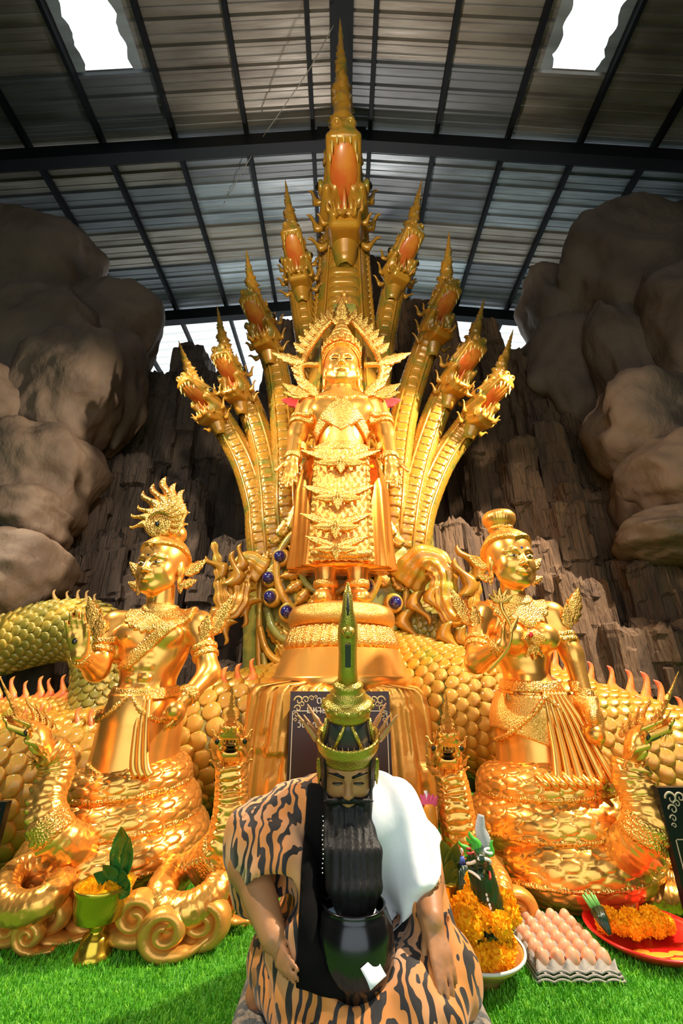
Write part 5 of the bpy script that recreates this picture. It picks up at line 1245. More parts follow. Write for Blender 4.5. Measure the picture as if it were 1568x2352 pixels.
# ================================================================== seated person in tiger print
def tiger():
    m = bpy.data.materials.new('tiger_print_cloth'); m.use_nodes = True; nt = m.node_tree; b = nt.nodes['Principled BSDF']
    tc = nt.nodes.new('ShaderNodeTexCoord'); mp = nt.nodes.new('ShaderNodeMapping'); mp.inputs['Scale'].default_value = (1.0, 1.0, 0.38); mp.inputs['Rotation'].default_value = (0.2, 0.25, 0.3)
    nt.links.new(tc.outputs['Object'], mp.inputs['Vector'])
    nz = nt.nodes.new('ShaderNodeTexNoise'); nz.inputs['Scale'].default_value = 9; nz.inputs['Detail'].default_value = 3; nt.links.new(mp.outputs[0], nz.inputs['Vector'])
    n1 = nt.nodes.new('ShaderNodeTexNoise'); n1.inputs['Scale'].default_value = 3.2; n1.inputs['Detail'].default_value = 2; nt.links.new(tc.outputs['Object'], n1.inputs['Vector'])
    wv = nt.nodes.new('ShaderNodeTexWave'); wv.wave_type = 'BANDS'; wv.bands_direction = 'X'; wv.inputs['Scale'].default_value = 9.5; wv.inputs['Distortion'].default_value = 13.0; wv.inputs['Detail'].default_value = 2.0; wv.inputs['Detail Scale'].default_value = 1.6
    nt.links.new(mp.outputs[0], wv.inputs['Vector'])
    ad = nt.nodes.new('ShaderNodeMath'); ad.operation = 'MULTIPLY_ADD'; ad.inputs[1].default_value = 0.74; nt.links.new(nz.outputs['Fac'], ad.inputs[0]); nt.links.new(wv.outputs['Fac'], ad.inputs[2])
    rp = nt.nodes.new('ShaderNodeValToRGB'); rp.color_ramp.elements[0].position = 0.965; rp.color_ramp.elements[0].color = (0, 0, 0, 1); rp.color_ramp.elements[1].position = 1.0; rp.color_ramp.elements[1].color = (1, 1, 1, 1)
    nt.links.new(ad.outputs[0], rp.inputs[0])
    bc = nt.nodes.new('ShaderNodeValToRGB'); e = bc.color_ramp.elements; e[0].position = 0.50; e[0].color = (0.64, 0.23, 0.05, 1); e[1].position = 0.80; e[1].color = (0.80, 0.62, 0.46, 1)
    nt.links.new(n1.outputs['Fac'], bc.inputs[0])
    mx = nt.nodes.new('ShaderNodeMix'); mx.data_type = 'RGBA'; nt.links.new(rp.outputs[0], mx.inputs['Factor'])
    nt.links.new(bc.outputs[0], mx.inputs['A']); mx.inputs['B'].default_value = (0.018, 0.012, 0.012, 1)
    nt.links.new(mx.outputs['Result'], b.inputs['Base Color']); b.inputs['Roughness'].default_value = 0.7; b.inputs['Sheen Weight'].default_value = 0.15
    return m
M['tiger'] = tiger()
M['skin'] = mat('tan_skin', (0.46, 0.205, 0.085), 0.5, bump=(60, 0.12, 'noise'), var=((0.36, 0.14, 0.055), 9, 0.4, 0.7))
M['white_cloth'] = mat('white_satin', (0.80, 0.81, 0.84), 0.42, bump=(9, 0.35, 'noise', (1, 1, 0.35)))
M['black_hair'] = mat('black_hair', (0.008, 0.007, 0.007), 0.5, spec=0.25, bump=(60, 0.35, 'noise', (2, 2, 0.06)))
M['shade_black'] = mat('shade_black', (0.004, 0.0035, 0.0035), 0.9, spec=0.1)  # near-black colour for the painted chest shade
M['crown_gold'] = mat('olive_gold_crown', (0.50, 0.36, 0.06), 0.28, 0.75, bump=(240, 0.6, 'voronoi'))
M['crown_dark'] = mat('dark_crown_lacquer', (0.03, 0.027, 0.03), 0.35)
M['lacquer'] = mat('black_lacquer_bowl', (0.004, 0.004, 0.005), 0.22, coat=0.15)
M['mat_cloth'] = mat('grey_patterned_rug', (0.10, 0.11, 0.11), 0.9, bump=(90, 0.8, 'voronoi'), var=((0.30, 0.25, 0.19), 38, 0.48, 0.56))

rug = Field((-0.36, 1.0, -0.01), (0.46, 2.1, 0.09), 0.012)
rug.box((0.055, 1.55, 0.02), (0.355, 0.46, 0.045), 0.03)
va, qa = rug.arrays(); va[:, 2] += 0.006*fbm(va*14, 2) + 0.002; va[:, 2] = np.maximum(va[:, 2], 0.001)
tag(link('rug', np_mesh('rug', va, qa), M['mat_cloth']), 'grey patterned rug folded under the seated person', 'rug')

PE = Thing('person', 'seated bearded person in tiger-print robe, white shoulder cloth and tall pointed crown', 'person', (0.02, 1.65, 0.06))
FB = Field((-0.44, 1.15, 0.045), (0.42, 2.0, 0.86), 0.0066)
hs = 0.235; RH = Matrix.Rotation(0.40, 3, 'X'); ho = V((0.02, 1.575, 0.555))
# torso, legs, arms, head: one body
FB.cone((0.0, 1.78, 0.16), (0.0, 1.66, 0.44), 0.155, 0.15, 0.06); FB.cone((-0.16, 1.62, 0.505), (0.145, 1.62, 0.505), 0.075, 0.075, 0.07)
FB.cone((0.01, 1.63, 0.50), (0.02, 1.585, 0.60), 0.062, 0.058, 0.03)
kL = P(640, 2215, 1.60); kR = P(1012, 2235, 1.50)
FB.cone((-0.08, 1.75, 0.14), kL, 0.10, 0.075, 0.04); FB.cone((0.09, 1.75, 0.14), kR, 0.10, 0.08, 0.04)
fL = P(690, 2335, 1.42); FB.chain([kR, V((0.10, 1.42, 0.12)), fL], [0.07, 0.06, 0.045], 0.03)
FB.chain([kL, P(668, 2290, 1.50), P(700, 2325, 1.43)], [0.07, 0.055, 0.045], 0.03)
FB.chain([fL, P(672, 2385, 1.40)], [0.045, 0.035], 0.02)
ft = P(612, 2262, 1.62); FB.chain([P(650, 2250, 1.62), ft, P(588, 2285, 1.60)], [0.035, 0.04, 0.03], 0.02)
sL = V((-0.185, 1.62, 0.49)); eL = P(572, 1985, 1.52); wL = P(628, 2150, 1.40); tL = P(662, 2240, 1.34)
FB.chain([sL, eL, wL], [0.07, 0.054, 0.034], 0.03)
hand(FB, hand_m(wL, tL-wL, (-0.55, -0.75, 0.30)), (tL-wL).length*1.25, (0.22, 0.24, 0.26, 0.3), 0.04, (0.40, 0.55), side=1, fat=0.98)
sR = V((0.165, 1.62, 0.49)); eR = P(972, 2020, 1.57); wR = P(990, 2112, 1.44); tR = P(1046, 2312, 1.345)
FB.chain([sR, eR, wR], [0.07, 0.054, 0.034], 0.03)
hand(FB, hand_m(wR, tR-wR, (0.15, -0.62, 0.75)), (tR-wR).length*0.98, (0.16, 0.18, 0.20, 0.24), 0.05, (0.42, 0.55), side=-1, fat=0.95)
g = add_head(FB, ho, hs, RH, brow=1.5)
va, qa = FB.arrays(); va += 0; PE.add('body', np_mesh('body', va, qa), M['skin'])
for s in (-1, 1): PE.add('closed_eye', MB().ell((0, 0, 0), (0.017, 0.006, 0.0035), 12, 6).mesh('eye'), M['dark_eye'], Matrix.Translation(g((s*0.135, -0.338, 0.455))) @ RH.to_4x4())
for s in (-1, 1): PE.add('eyebrow', MB().tube([g((s*0.05, -0.375, 0.55)), g((s*0.14, -0.365, 0.585)), g((s*0.25, -0.28, 0.555))], [0.004, 0.005, 0.002], 6, (0, -1, 0)).mesh('brow'), M['black_hair'])
# hair at the temples and back of the head
PE.arr('hair', FB.shell(0.011, R_and(R_sph(g((0, 0.06, 0.55)), 0.125), R_or(R_half(g((0, -0.02, 0.4)), -(RH @ V((0, 1, 0)))), R_half(g((0, 0, 0.86)), -(RH @ V((0, 0, 1)))), lambda X, Y, Z: 0.067 - np.abs(X-ho.x)), R_half(g((0, 0, 0.30)), -(RH @ V((0, 0, 1)))))), M['black_hair'])
# beard: long flat fall of hair with strands
bd = Field((-0.12, 1.22, 0.20), (0.16, 1.60, 0.64), 0.006)
ch = g((0, -0.27, 0.12)); bp = [ch, ch + V((0, -0.03, -0.06)), V((0.03, 1.435, 0.46)), V((0.035, 1.41, 0.39)), V((0.035, 1.40, 0.33))]
bw = [0.052, 0.075, 0.082, 0.070, 0.045]
for i in range(4):
    for q in np.linspace(-1, 1, 9):
        bd.cone(bp[i] + V((q*bw[i]*0.8, 0.02*q*q, 0)), bp[i+1] + V((q*bw[i+1]*0.8, 0.015*q*q, 0)), 0.020, 0.018 if i < 3 else 0.008, 0.012)
for s in (-1, 1):
    bd.cone(g((s*0.27, -0.12, 0.32)), g((s*0.20, -0.22, 0.08)), 0.016, 0.026, 0.02); bd.cone(g((s*0.02, -0.40, 0.285)), g((s*0.24, -0.34, 0.23)), 0.010, 0.008, 0.008); bd.cone(g((s*0.24, -0.34, 0.23)), g((s*0.33, -0.30, 0.20)), 0.007, 0.003, 0.006)
    bd.cone(g((s*0.2, -0.22, 0.15)), g((s*0.12, -0.32, 0.06)), 0.02, 0.03, 0.02)
va, qa = bd.arrays(); a = va[:, 0]*260; va[:, 1] += 0.0022*np.sin(a + 3*vnoise(va*np.array([9, 9, 2.5]))) ; PE.add('beard', np_mesh('beard', va, qa), M['black_hair'])
# robe
FRb = Field((-0.50, 1.10, 0.04), (0.48, 2.02, 0.70), 0.0085)
FRb.cone((0.0, 1.80, 0.15), (-0.01, 1.67, 0.44), 0.20, 0.17, 0.05); FRb.cone((-0.165, 1.63, 0.505), (0.150, 1.63, 0.505), 0.088, 0.084, 0.07)
FRb.cone(sL + V((0, 0, 0.0)), P(592, 1925, 1.57), 0.085, 0.095, 0.05); FRb.cone(P(592, 1925, 1.57), P(622, 2000, 1.48), 0.095, 0.078, 0.04)
FRb.cone(P(580, 1950, 1.60), P(582, 2050, 1.62), 0.075, 0.06, 0.04)
FRb.cone(P(640, 1940, 1.50), P(668, 1985, 1.46), 0.06, 0.045, 0.05)
FRb.cone(sR, P(945, 1965, 1.60), 0.080, 0.080, 0.05); FRb.cone(P(945, 1965, 1.60), P(982, 2080, 1.49), 0.078, 0.056, 0.04)
FRb.cone(P(965, 1960, 1.68), P(990, 2100, 1.64), 0.05, 0.065, 0.04)
FRb.cone((-0.08, 1.74, 0.14), kL + V((0.01, 0.02, 0)), 0.13, 0.10, 0.05); FRb.cone((0.09, 1.74, 0.15), kR + V((-0.01, 0.02, -0.01)), 0.13, 0.105, 0.05)
FRb.ell((0.03, 1.58, 0.13), (0.26, 0.22, 0.10), 0.05); FRb.ell((0.05, 1.42, 0.13), (0.20, 0.14, 0.085), 0.05)
FRb.chain([kR, P(930, 2300, 1.42), P(800, 2290, 1.41), P(690, 2240, 1.43)], [0.095, 0.080, 0.055, 0.045], 0.05)
FRb.chain([P(655, 2020, 1.45), P(668, 2110, 1.42), P(690, 2200, 1.40), P(760, 2262, 1.37), P(860, 2290, 1.36)], [0.034, 0.030, 0.030, 0.028, 0.02], 0.03)
FRb.chain([P(690, 2000, 1.45), P(706, 2110, 1.41), P(735, 2200, 1.37)], [0.026, 0.026, 0.022], 0.03)
FRb.chain([P(650, 2180, 1.47), P(680, 2280, 1.42), P(700, 2305, 1.41)], [0.05, 0.045, 0.035], 0.03)
FRb.ell(P(1000, 2330, 1.40), (0.07, 0.06, 0.045), 0.05)
# hollow so that skin shows where sleeves end
for a, b, r in ((P(600, 1990, 1.50), P(640, 2070, 1.42), 0.058), (P(985, 2060, 1.51), P(992, 2140, 1.41), 0.045)): FRb.cone(a, b, r, r*0.95, 0.012, sub=True)
FRb.ell((0.033, 1.415, 0.315), (0.110, 0.110, 0.14), 0.02, sub=True)
FRb.ell(g((0, -0.05, 0.35)), (0.075, 0.10, 0.13), 0.03, sub=True)
va, qa = FRb.arrays(); va = smooth_np(va, qa, 5)
def wrinkle(va, a=0.009):
    n = fbm(va*np.array([11, 11, 6.0]), 3); r = va - np.array([0.0, 1.70, 0.28]); r /= np.linalg.norm(r, axis=1, keepdims=True)
    f = 1 - np.abs(vnoise(va*np.array([16, 16, 7.0]) + 5.0)); return va + r*(a*n + a*1.1*(f-0.6))[:, None]
PE.add('tiger_robe', np_mesh('tiger_robe', wrinkle(va), qa), M['tiger'])
# black shell paints shade on the chest; white shoulder cloth follows the robe
vi = FRb.shell(0.012, R_and(lambda X, Y, Z: np.abs(X+0.03) - 0.08, R_half((0, 1.62, 0), (0, 1, 0)), lambda X, Y, Z: 0.22-Z, lambda X, Y, Z: Z-0.60)); PE.arr('chest_shade', vi, M['shade_black'])
reg = R_and(lambda X, Y, Z: 0.062 + 0.10*(0.5-Z) - X, lambda X, Y, Z: 0.245 + 0.95*np.maximum(0, X-0.12) - Z + 0.15*(Y-1.5), lambda X, Y, Z: X-0.34, lambda X, Y, Z: 1.47 - Y - 0.6*np.maximum(0, Z-0.34))
vw, qw = FRb.shell(0.020, reg); vw = smooth_np(vw, qw, 12); rr_ = vw - np.array([0.05, 1.75, 0.30]); rr_ /= np.linalg.norm(rr_, axis=1, keepdims=True); vw = vw + rr_*(0.007*np.sin(75*(vw[:, 0]*0.9 + vw[:, 1]*0.5 - 0.12*vw[:, 2]) + 3*vnoise(vw*5)) + 0.006*vnoise(vw*8))[:, None]; PE.add('shoulder_cloth', np_mesh('shoulder_cloth', vw, qw), M['white_cloth'])
# crown on the head's own axis
CM = Matrix.Translation(g((0, 0.0, 0.70))) @ RH.to_4x4()
def cl(prof, n=48): return MB().lathe(prof, n, CM, False).mesh('crown')
band = PE.add('crown', cl([(0.078, -0.020), (0.086, -0.018), (0.088, -0.010), (0.090, 0.004), (0.097, 0.014), (0.100, 0.026), (0.098, 0.034), (0.104, 0.046), (0.100, 0.052), (0.090, 0.046), (0.078, 0.03), (0.076, -0.02)]), M['crown_gold'])
PE.add('crown_drum', cl([(0.082, 0.0), (0.074, 0.04), (0.066, 0.085), (0.062, 0.115), (0.03, 0.12)]), M['crown_dark'], None, band)
PE.add('crown_ring', cl([(0.055, 0.105), (0.068, 0.108), (0.072, 0.118), (0.070, 0.128), (0.078, 0.138), (0.080, 0.150), (0.074, 0.158), (0.066, 0.160), (0.056, 0.172), (0.058, 0.180), (0.05, 0.186), (0.046, 0.20), (0.05, 0.206), (0.042, 0.214), (0.03, 0.22)]), M['crown_gold'], None, band)
PE.add('crown_spire', MB().tube([CM @ V((0, 0, 0.20)), CM @ V((0, 0.0, 0.26)), CM @ V((0, 0.004, 0.31)), CM @ V((0, 0.01, 0.355)), CM @ V((0, 0.005, 0.40)), CM @ V((0, 0.0, 0.44)), CM @ V((0, 0.008, 0.49)), CM @ V((0, 0.02, 0.53))], [0.034, 0.030, 0.029, 0.033, 0.030, 0.019, 0.015, 0.003], 14, (0, -1, 0)).mesh('spire'), M['crown_gold'], None, band)
PE.add('spire_groove', MB().box((-0.009, -0.036, 0.275), (0.009, -0.02, 0.345), CM).mesh('groove', False), M['crown_dark'], None, band)
PE.add('spire_groove', MB().tube([CM @ V((0, -0.014, 0.40)), CM @ V((0, -0.014, 0.45)), CM @ V((0, -0.004, 0.50))], [0.007, 0.006, 0.002], 6, (0, -1, 0)).mesh('groove'), M['crown_dark'], None, band)
PE.add('spire_snout', MB().tube([CM @ V((0, -0.02, 0.385)), CM @ V((0, -0.036, 0.372))], [0.022, 0.012], 10, (0, 0, 1)).mesh('snout'), M['crown_gold'], None, band)
for k in range(14):
    a = 2*pi*k/14; PE.add('crown_bead', MB().ell((0.083*sin(a), -0.083*cos(a), 0.150), (0.007, 0.007, 0.007), 8, 6).mesh('bead') if k == 0 else MB().ell(CM.inverted() @ (CM @ V((0.080*sin(a), -0.080*cos(a), 0.147))), (0.007, 0.007, 0.007), 8, 6).mesh('bead'), M['crown_gold'], CM, band)
for a in (-0.55, 0.55, -1.25, 1.25):
    p0 = V((0.070*sin(a), -0.070*cos(a), 0.11)); p1 = V((0.085*sin(a+0.45*(1 if a < 0 else -1)*0 - 0.0), -0.085*cos(a), 0.03)); PE.add('crown_strut', MB().tube([CM @ V((0.058*sin(a*0.35), -0.068*cos(a*0.35), 0.108)) if abs(a) < 1 else CM @ p0, CM @ V((0.083*sin(a), -0.083*cos(a), 0.035))], 0.006, 8, (0, 0, 1)).mesh('strut'), M['crown_gold'], None, band)
SPK = flame_mesh(0.10, 0.022, 0.15, 0.5, 3, name='crown_prong')
M['prong'] = mat('rosy_gold_prong', (0.62, 0.30, 0.14), 0.35, 0.5)
for (a, h) in ((-1.45, 1.05), (-1.75, 0.8), (-2.1, 0.95), (1.45, 1.05), (1.8, 0.75), (2.15, 0.95), (-2.6, 0.9), (2.6, 0.9)):
    p = V((0.098*sin(a), -0.098*cos(a), 0.035)); PE.add('crown_prong', SPK, M['prong'], CM @ basis(p, (sin(a)*0.62, -cos(a)*0.35, 0.85), (0, -1, 0), h), band)
for s in (-1, 1): PE.add('crown_ear_piece', leaf_mesh(0.085, 0.035, 4, 0.0, 0.008, 'earpiece'), M['crown_gold'], CM @ basis((s*0.088, -0.02, -0.015), (s*0.05, 0, -1), (s*0.8, -0.6, 0)), band)
for k in range(36):
    a = 2*pi*k/36; PE.add('crown_crenel', SPK, M['crown_gold'], CM @ basis((0.099*sin(a), -0.099*cos(a), 0.045), (0, 0, 1), (sin(a), -cos(a), 0), 0.17), band)
# necklace of tiny white beads
for k in range(13):
    t = k/12; PE.add('bead', MB().ell((0, 0, 0), (0.0016,)*3, 6, 5).mesh('bead'), M['white_cloth'], Matrix.Translation(P(741+1*sin(k), 1875+t*130, 1.385-0.02*t)))

# alms bowl, notes, paper, bamboo rack
AB = Thing('alms_bowl', 'large black lacquer alms bowl in the lap of the seated person', 'bowl', (0.033, 1.415, 0.17))
ABM = Matrix.Translation((0.033, 1.415, 0.362)) @ Matrix.Diagonal((0.86, 0.86, 0.80, 1)) @ Matrix.Translation((0, 0, -0.362))
AB.add('bowl', MB().lathe([(0.02, 0.137), (0.06, 0.135), (0.095, 0.165), (0.115, 0.21), (0.122, 0.26), (0.117, 0.31), (0.102, 0.345), (0.094, 0.355), (0.098, 0.362), (0.092, 0.364), (0.088, 0.352), (0.100, 0.32), (0.105, 0.26), (0.09, 0.19), (0.03, 0.165)], 56, ABM).mesh('bowl'), M['lacquer'])
M['note_blue'] = mat('pale_blue_banknote', (0.40, 0.55, 0.62), 0.6, var=((0.65, 0.72, 0.75), 30, 0.45, 0.6)); M['note_white'] = mat('white_paper', (0.75, 0.77, 0.85), 0.6)
def paper(name, c, wx, wy, rot, mt, label, cat):
    vs = []; fs = []; n = 8
    for i in range(n+1):
        for j in range(5):
            x = (i/n-0.5)*wx; y = (j/4-0.5)*wy; vs.append((x, y, 0.004*sin(i*0.7)+0.003*sin(j*1.1+i*0.3)))
    for i in range(n):
        for j in range(4): a = i*5+j; fs.append((a, a+5, a+6, a+1))
    o = link(name, py_mesh(name, vs, fs), mt, None, c, rot); o.modifiers.new('t', 'SOLIDIFY').thickness = 0.0012; tag(o, label, cat); return o
paper('banknote', (-0.015, 1.41, 0.335), 0.085, 0.05, (0.5, -0.3, 0.3), M['note_blue'], 'crumpled pale blue banknote on the left inside the black bowl', 'banknote')
paper('banknote', (0.07, 1.42, 0.338), 0.075, 0.045, (0.5, 0.35, -0.4), M['note_white'], 'whitish folded banknote on the right inside the black bowl', 'banknote')
paper('paper_sheet', P(858, 2232, 1.31), 0.05, 0.04, (0.9, -0.25, 0.6), M['note_white'], 'crumpled white paper tucked under the black bowl', 'paper')
M['bamboo'] = mat('yellow_bamboo', (0.62, 0.38, 0.06), 0.45, bump=(20, 0.3, 'noise', (0.2, 3, 3)), var=((0.48, 0.25, 0.03), 8, 0.4, 0.7))
BK = Thing('bamboo_rack', 'low yellow bamboo rack in front of the seated person feet', 'rack', (P(770, 2340, 1.33).x, 1.36, 0.06))
q0 = P(706, 2300, 1.36); q1 = P(852, 2300, 1.36)
for k in range(5): BK.add('bamboo_slat', MB().tube([(q0.x, 1.30+0.018*k, 0.062+0.022*k), (q1.x, 1.30+0.018*k, 0.062+0.022*k)], 0.0105, 10, (0, 0, 1)).mesh('slat'), M['bamboo'])
for x in (q0.x+0.03, q1.x-0.03): BK.add('upright', MB().box((x-0.01, 1.285, 0.045), (x+0.01, 1.30, 0.155)).mesh('upright', False), M['bamboo'])
# ================================================================== signs
M['sign_brown'] = mat('dark_brown_plaque', (0.040, 0.015, 0.012), 0.25, spec=0.35)
M['sign_black'] = mat('black_granite_plaque', (0.006, 0.006, 0.008), 0.35, spec=0.25)
M['sign_gold'] = mat('gold_inlay', (0.62, 0.42, 0.18), 0.4, 0.3); M['sign_text'] = mat('pale_lettering', (0.70, 0.58, 0.42), 0.5); M['sign_pale'] = mat('rose_gold_inlay', (0.66, 0.46, 0.34), 0.4, 0.2)
def text_mesh(body, size):
    c = bpy.data.curves.new('lettering', 'FONT'); c.body = body; c.size = size; c.extrude = 0.0008; c.resolution_u = 3
    o = bpy.data.objects.new('lettering_src', c); COL.objects.link(o)
    dg = bpy.context.evaluated_depsgraph_get(); me = bpy.data.meshes.new_from_object(o.evaluated_get(dg)); bpy.data.objects.remove(o); me.materials.clear(); return me
def swirl(mb, x, z, s, fx, fz, y):
    pts = []
    for i in range(22):
        t = i/21; a = t*2.2*pi; r = s*(1-0.8*t); pts.append((x + fx*(s - r*cos(a)), y, z - fz*(s - r*sin(a)) ))
    mb.tube(pts, lambda t: s*0.16*(1-0.5*t)+0.0006, 6, (0, -1, 0), True, 0.35)
def corner(T, x, z, s, fx, y, mt):
    """scrollwork in one upper corner"""
    mb = MB()
    for (dx, dz, q) in ((0.0, 0.0, 0.5), (0.85, 0.05, 0.38), (0.05, 0.85, 0.38), (1.55, 0.0, 0.28), (0.0, 1.55, 0.28), (0.55, 0.55, 0.3), (2.1, 0.0, 0.18), (0.0, 2.1, 0.2)): swirl(mb, x + fx*dx*s, z - dz*s, q*s, fx, 1, y)
    o = T.add('corner_scrollwork', mb.mesh('scroll'), mt); o['kind'] = 'stuff'
def frame_lines(T, x0, x1, z0, z1, y, w_, mt):
    for lo, hi in (((x0, y-0.001, z0), (x0+w_, y+0.003, z1)), ((x1-w_, y-0.001, z0), (x1, y+0.003, z1)), ((x0, y-0.001, z1-w_), (x1, y+0.003, z1))): T.add('border_line', MB().box(lo, hi).mesh('line', False), mt)
a = P(667, 1588, 2.60); b = P(893, 1588, 2.60)
SG = Thing('dedication_plaque', 'dark brown inscribed plaque with gold scroll corners behind the crown', 'sign', ((a.x+b.x)/2, 2.62, 0.0))
SG.add('slab', MB().box((a.x, 2.60, 0.001), (b.x, 2.63, a.z)).mesh('slab', False), M['sign_brown'])
frame_lines(SG, a.x+0.015, b.x-0.015, 0.05, a.z-0.10, 2.5985, 0.004, M['sign_text'])
corner(SG, a.x+0.022, a.z-0.022, 0.055, 1, 2.599, M['sign_gold']); corner(SG, b.x-0.022, a.z-0.022, 0.055, -1, 2.599, M['sign_gold'])
for body, px, py, sz in (('ดว', 726, 1616, 0.055), ('มหารัต', 703, 1638, 0.055), ('วัดมณ', 682, 1671, 0.048)):
    p = P(px, py, 2.598); SG.add('lettering', text_mesh(body, sz), M['sign_text'], Matrix.Translation(p) @ Matrix.Rotation(pi/2, 4, 'X'))
a = P(1509, 1809, 1.98)
SR = Thing('black_plaque', 'black plaque with rose-gold scroll corner at the right edge', 'sign', (a.x+0.2, 2.0, 0.0))
SR.add('slab', MB().box((a.x, 1.98, 0.001), (a.x+0.42, 2.01, a.z)).mesh('slab', False), M['sign_black'])
frame_lines(SR, a.x+0.02, a.x+0.40, 0.04, a.z-0.17, 1.9785, 0.003, M['sign_pale']); corner(SR, a.x+0.02, a.z-0.012, 0.05, 1, 1.979, M['sign_pale'])
SR.add('border_line', MB().box((a.x+0.02, 1.977, a.z-0.25), (a.x+0.40, 1.983, a.z-0.247)).mesh('line', False), M['sign_pale'])
a = P(16, 1842, 2.05)
SL = Thing('black_plaque', 'black plaque just showing at the left edge beside scaly coils', 'sign', (a.x-0.2, 2.07, 0.0))
SL.add('slab', MB().box((a.x-0.42, 2.05, 0.001), (a.x, 2.08, a.z)).mesh('slab', False), M['sign_black'])
frame_lines(SL, a.x-0.40, a.x-0.02, 0.04, a.z-0.02, 2.0485, 0.003, M['sign_pale'])

# ================================================================== offerings
M['marigold'] = mat('orange_marigold_petals', (0.95, 0.40, 0.006), 0.7, spec=0.1, var=((1.0, 0.52, 0.015), 60, 0.4, 0.65))
M['marigold2'] = mat('deep_orange_marigold_petals', (0.93, 0.36, 0.006), 0.7, spec=0.1, var=((0.97, 0.48, 0.015), 60, 0.4, 0.65))
M['leaf_green'] = mat('glossy_green_leaf', (0.022, 0.12, 0.016), 0.3, bump=(30, 0.2, 'noise'), var=((0.05, 0.20, 0.03), 14, 0.4, 0.65), coat=0.3)
M['leaf_light'] = mat('light_green_leaf', (0.12, 0.20, 0.02), 0.4, var=((0.20, 0.27, 0.04), 14, 0.4, 0.65))
M['leaf_dark'] = mat('dark_banana_leaf', (0.006, 0.028, 0.010), 0.28, bump=(26, 0.3, 'wave'), coat=0.4)
M['bowl_gold'] = mat('gold_green_reflection', (0.62, 0.42, 0.04), 0.2, 0.85, bump=(60, 0.05, 'noise'))  # green reflected in the gold is tinted into the base colour
M['copper'] = mat('polished_copper', (0.85, 0.30, 0.07), 0.15, 0.9)
def pompom(n=260, seed=1, r=1.0):
    rg = np.random.default_rng(seed); vs = []; fs = []
    vs_, fs_ = lathe_arrays([(0.0, -0.86), (0.6, -0.6), (0.86, 0), (0.6, 0.6), (0.0, 0.86)], 12, False); vs += vs_; fs += fs_
    for i in range(n):
        z = 1 - 2*(i+0.5)/n; a = i*2.39996; q = math.sqrt(1-z*z); d = V((q*cos(a), q*sin(a), z)); d = (d + V(rg.normal(0, 0.10, 3))).normalized()
        t = d.cross(V((0, 0, 1) if abs(d.z) < 0.9 else (1, 0, 0))).normalized(); u = d.cross(t); ph = rg.random()*6.28; s = t*cos(ph)+u*sin(ph); w2 = u*cos(ph)-t*sin(ph)
        L = rg.uniform(0.82, 1.12); k = len(vs)
        vs += [d*0.66 - s*0.08, d*0.66 + s*0.08, d*L*0.93 + s*0.125 + w2*0.06, d*L + w2*0.10, d*L*0.93 - s*0.125 + w2*0.06]; fs += [(k, k+1, k+2, k+3, k+4)]
    return py_mesh('marigold', [V(q)*r for q in vs], fs, False)
POM = [pompom(260, 1), pompom(260, 2)]; POM[0].materials.append(M['marigold']); POM[1].materials.append(M['marigold2'])
def marigold(p, r, label, group, i=0):
    o = link('marigold', POM[i % 2], None, None, p, (i*1.3, i*0.7, i*2.1), r); tag(o, label, 'flower', group); return o
ORD = 'first second third fourth fifth sixth seventh eighth ninth tenth eleventh twelfth thirteenth fourteenth fifteenth sixteenth seventeenth'.split()
def label_by_x(objs, fmt):
    for i, o in enumerate(sorted(objs, key=lambda o: proj(o.matrix_basis.translation)[0])): o['label'] = fmt % ORD[i]
def blade_leaf(L, wd, curve=0.3, fold=0.25):
    """broad pointed leaf with a sunk midrib, thin but solid, growing up z"""
    vs = []; fs = []; n = 14
    for i in range(n+1):
        t = i/n; wv = wd*0.5*sin(pi*t**0.8)**0.9*(1-0.15*t)+0.0006; y = -curve*L*t*t; z = L*t*(1-0.08*t)
        for x, dy in ((-1, 0), (-0.5, fold*0.5), (0, fold), (0.5, fold*0.5), (1, 0)): vs.append((x*wv, y + dy*wv + 0.05*wv*sin(i*1.9)*(abs(x) == 1), z))
        for x, dy in ((1, 0), (0.5, fold*0.5), (0, fold), (-0.5, fold*0.5), (-1, 0)): vs.append((x*wv, y + dy*wv + 0.0012, z))
    for i in range(n):
        for j in range(10): k = (j+1) % 10; fs.append((i*10+j, i*10+k, (i+1)*10+k, (i+1)*10+j))
    return py_mesh('leaf', vs, fs)
# left footed bowl ------------------------------------------------------
bx, by = -0.885, 1.97
FBW = Thing('footed_bowl', 'gold footed offering bowl heaped with orange petals on the left grass', 'bowl', (bx, by, 0.0))
FBW.add('bowl', MB().lathe([(0.0, 0.098), (0.022, 0.098), (0.06, 0.10), (0.086, 0.115), (0.094, 0.15), (0.098, 0.19), (0.106, 0.208), (0.102, 0.212), (0.093, 0.20), (0.085, 0.16), (0.0, 0.14)], 56, Matrix.Translation((bx, by, 0)), False).mesh('bowl'), M['bowl_gold'])
FBW.add('foot', MB().lathe([(0.0, 0.003), (0.066, 0.002), (0.068, 0.012), (0.058, 0.020), (0.050, 0.045), (0.046, 0.062), (0.030, 0.070), (0.028, 0.082), (0.036, 0.090), (0.030, 0.10), (0.0, 0.10)], 48, Matrix.Translation((bx, by, 0)), False).mesh('foot'), M['bowl_gold'])
hp = []; hf = []; n1, n2 = 26, 64
for i in range(n1+1):
    for j in range(n2):
        t = i/n1; a = 2*pi*j/n2; hp.append((0.096*t*cos(a), 0.096*t*sin(a), 0.236 - 0.040*t*t))
hp = np.array(hp); hp[:, 2] += 0.012*fbm(hp*70, 2) + 0.006*fbm(hp*180+3, 1); hp[:, :2] *= (1+0.04*fbm(hp*60, 2))[:, None]
for i in range(n1):
    for j in range(n2): k = (j+1) % n2; hf.append((i*n2+j, (i+1)*n2+j, (i+1)*n2+k, i*n2+k))
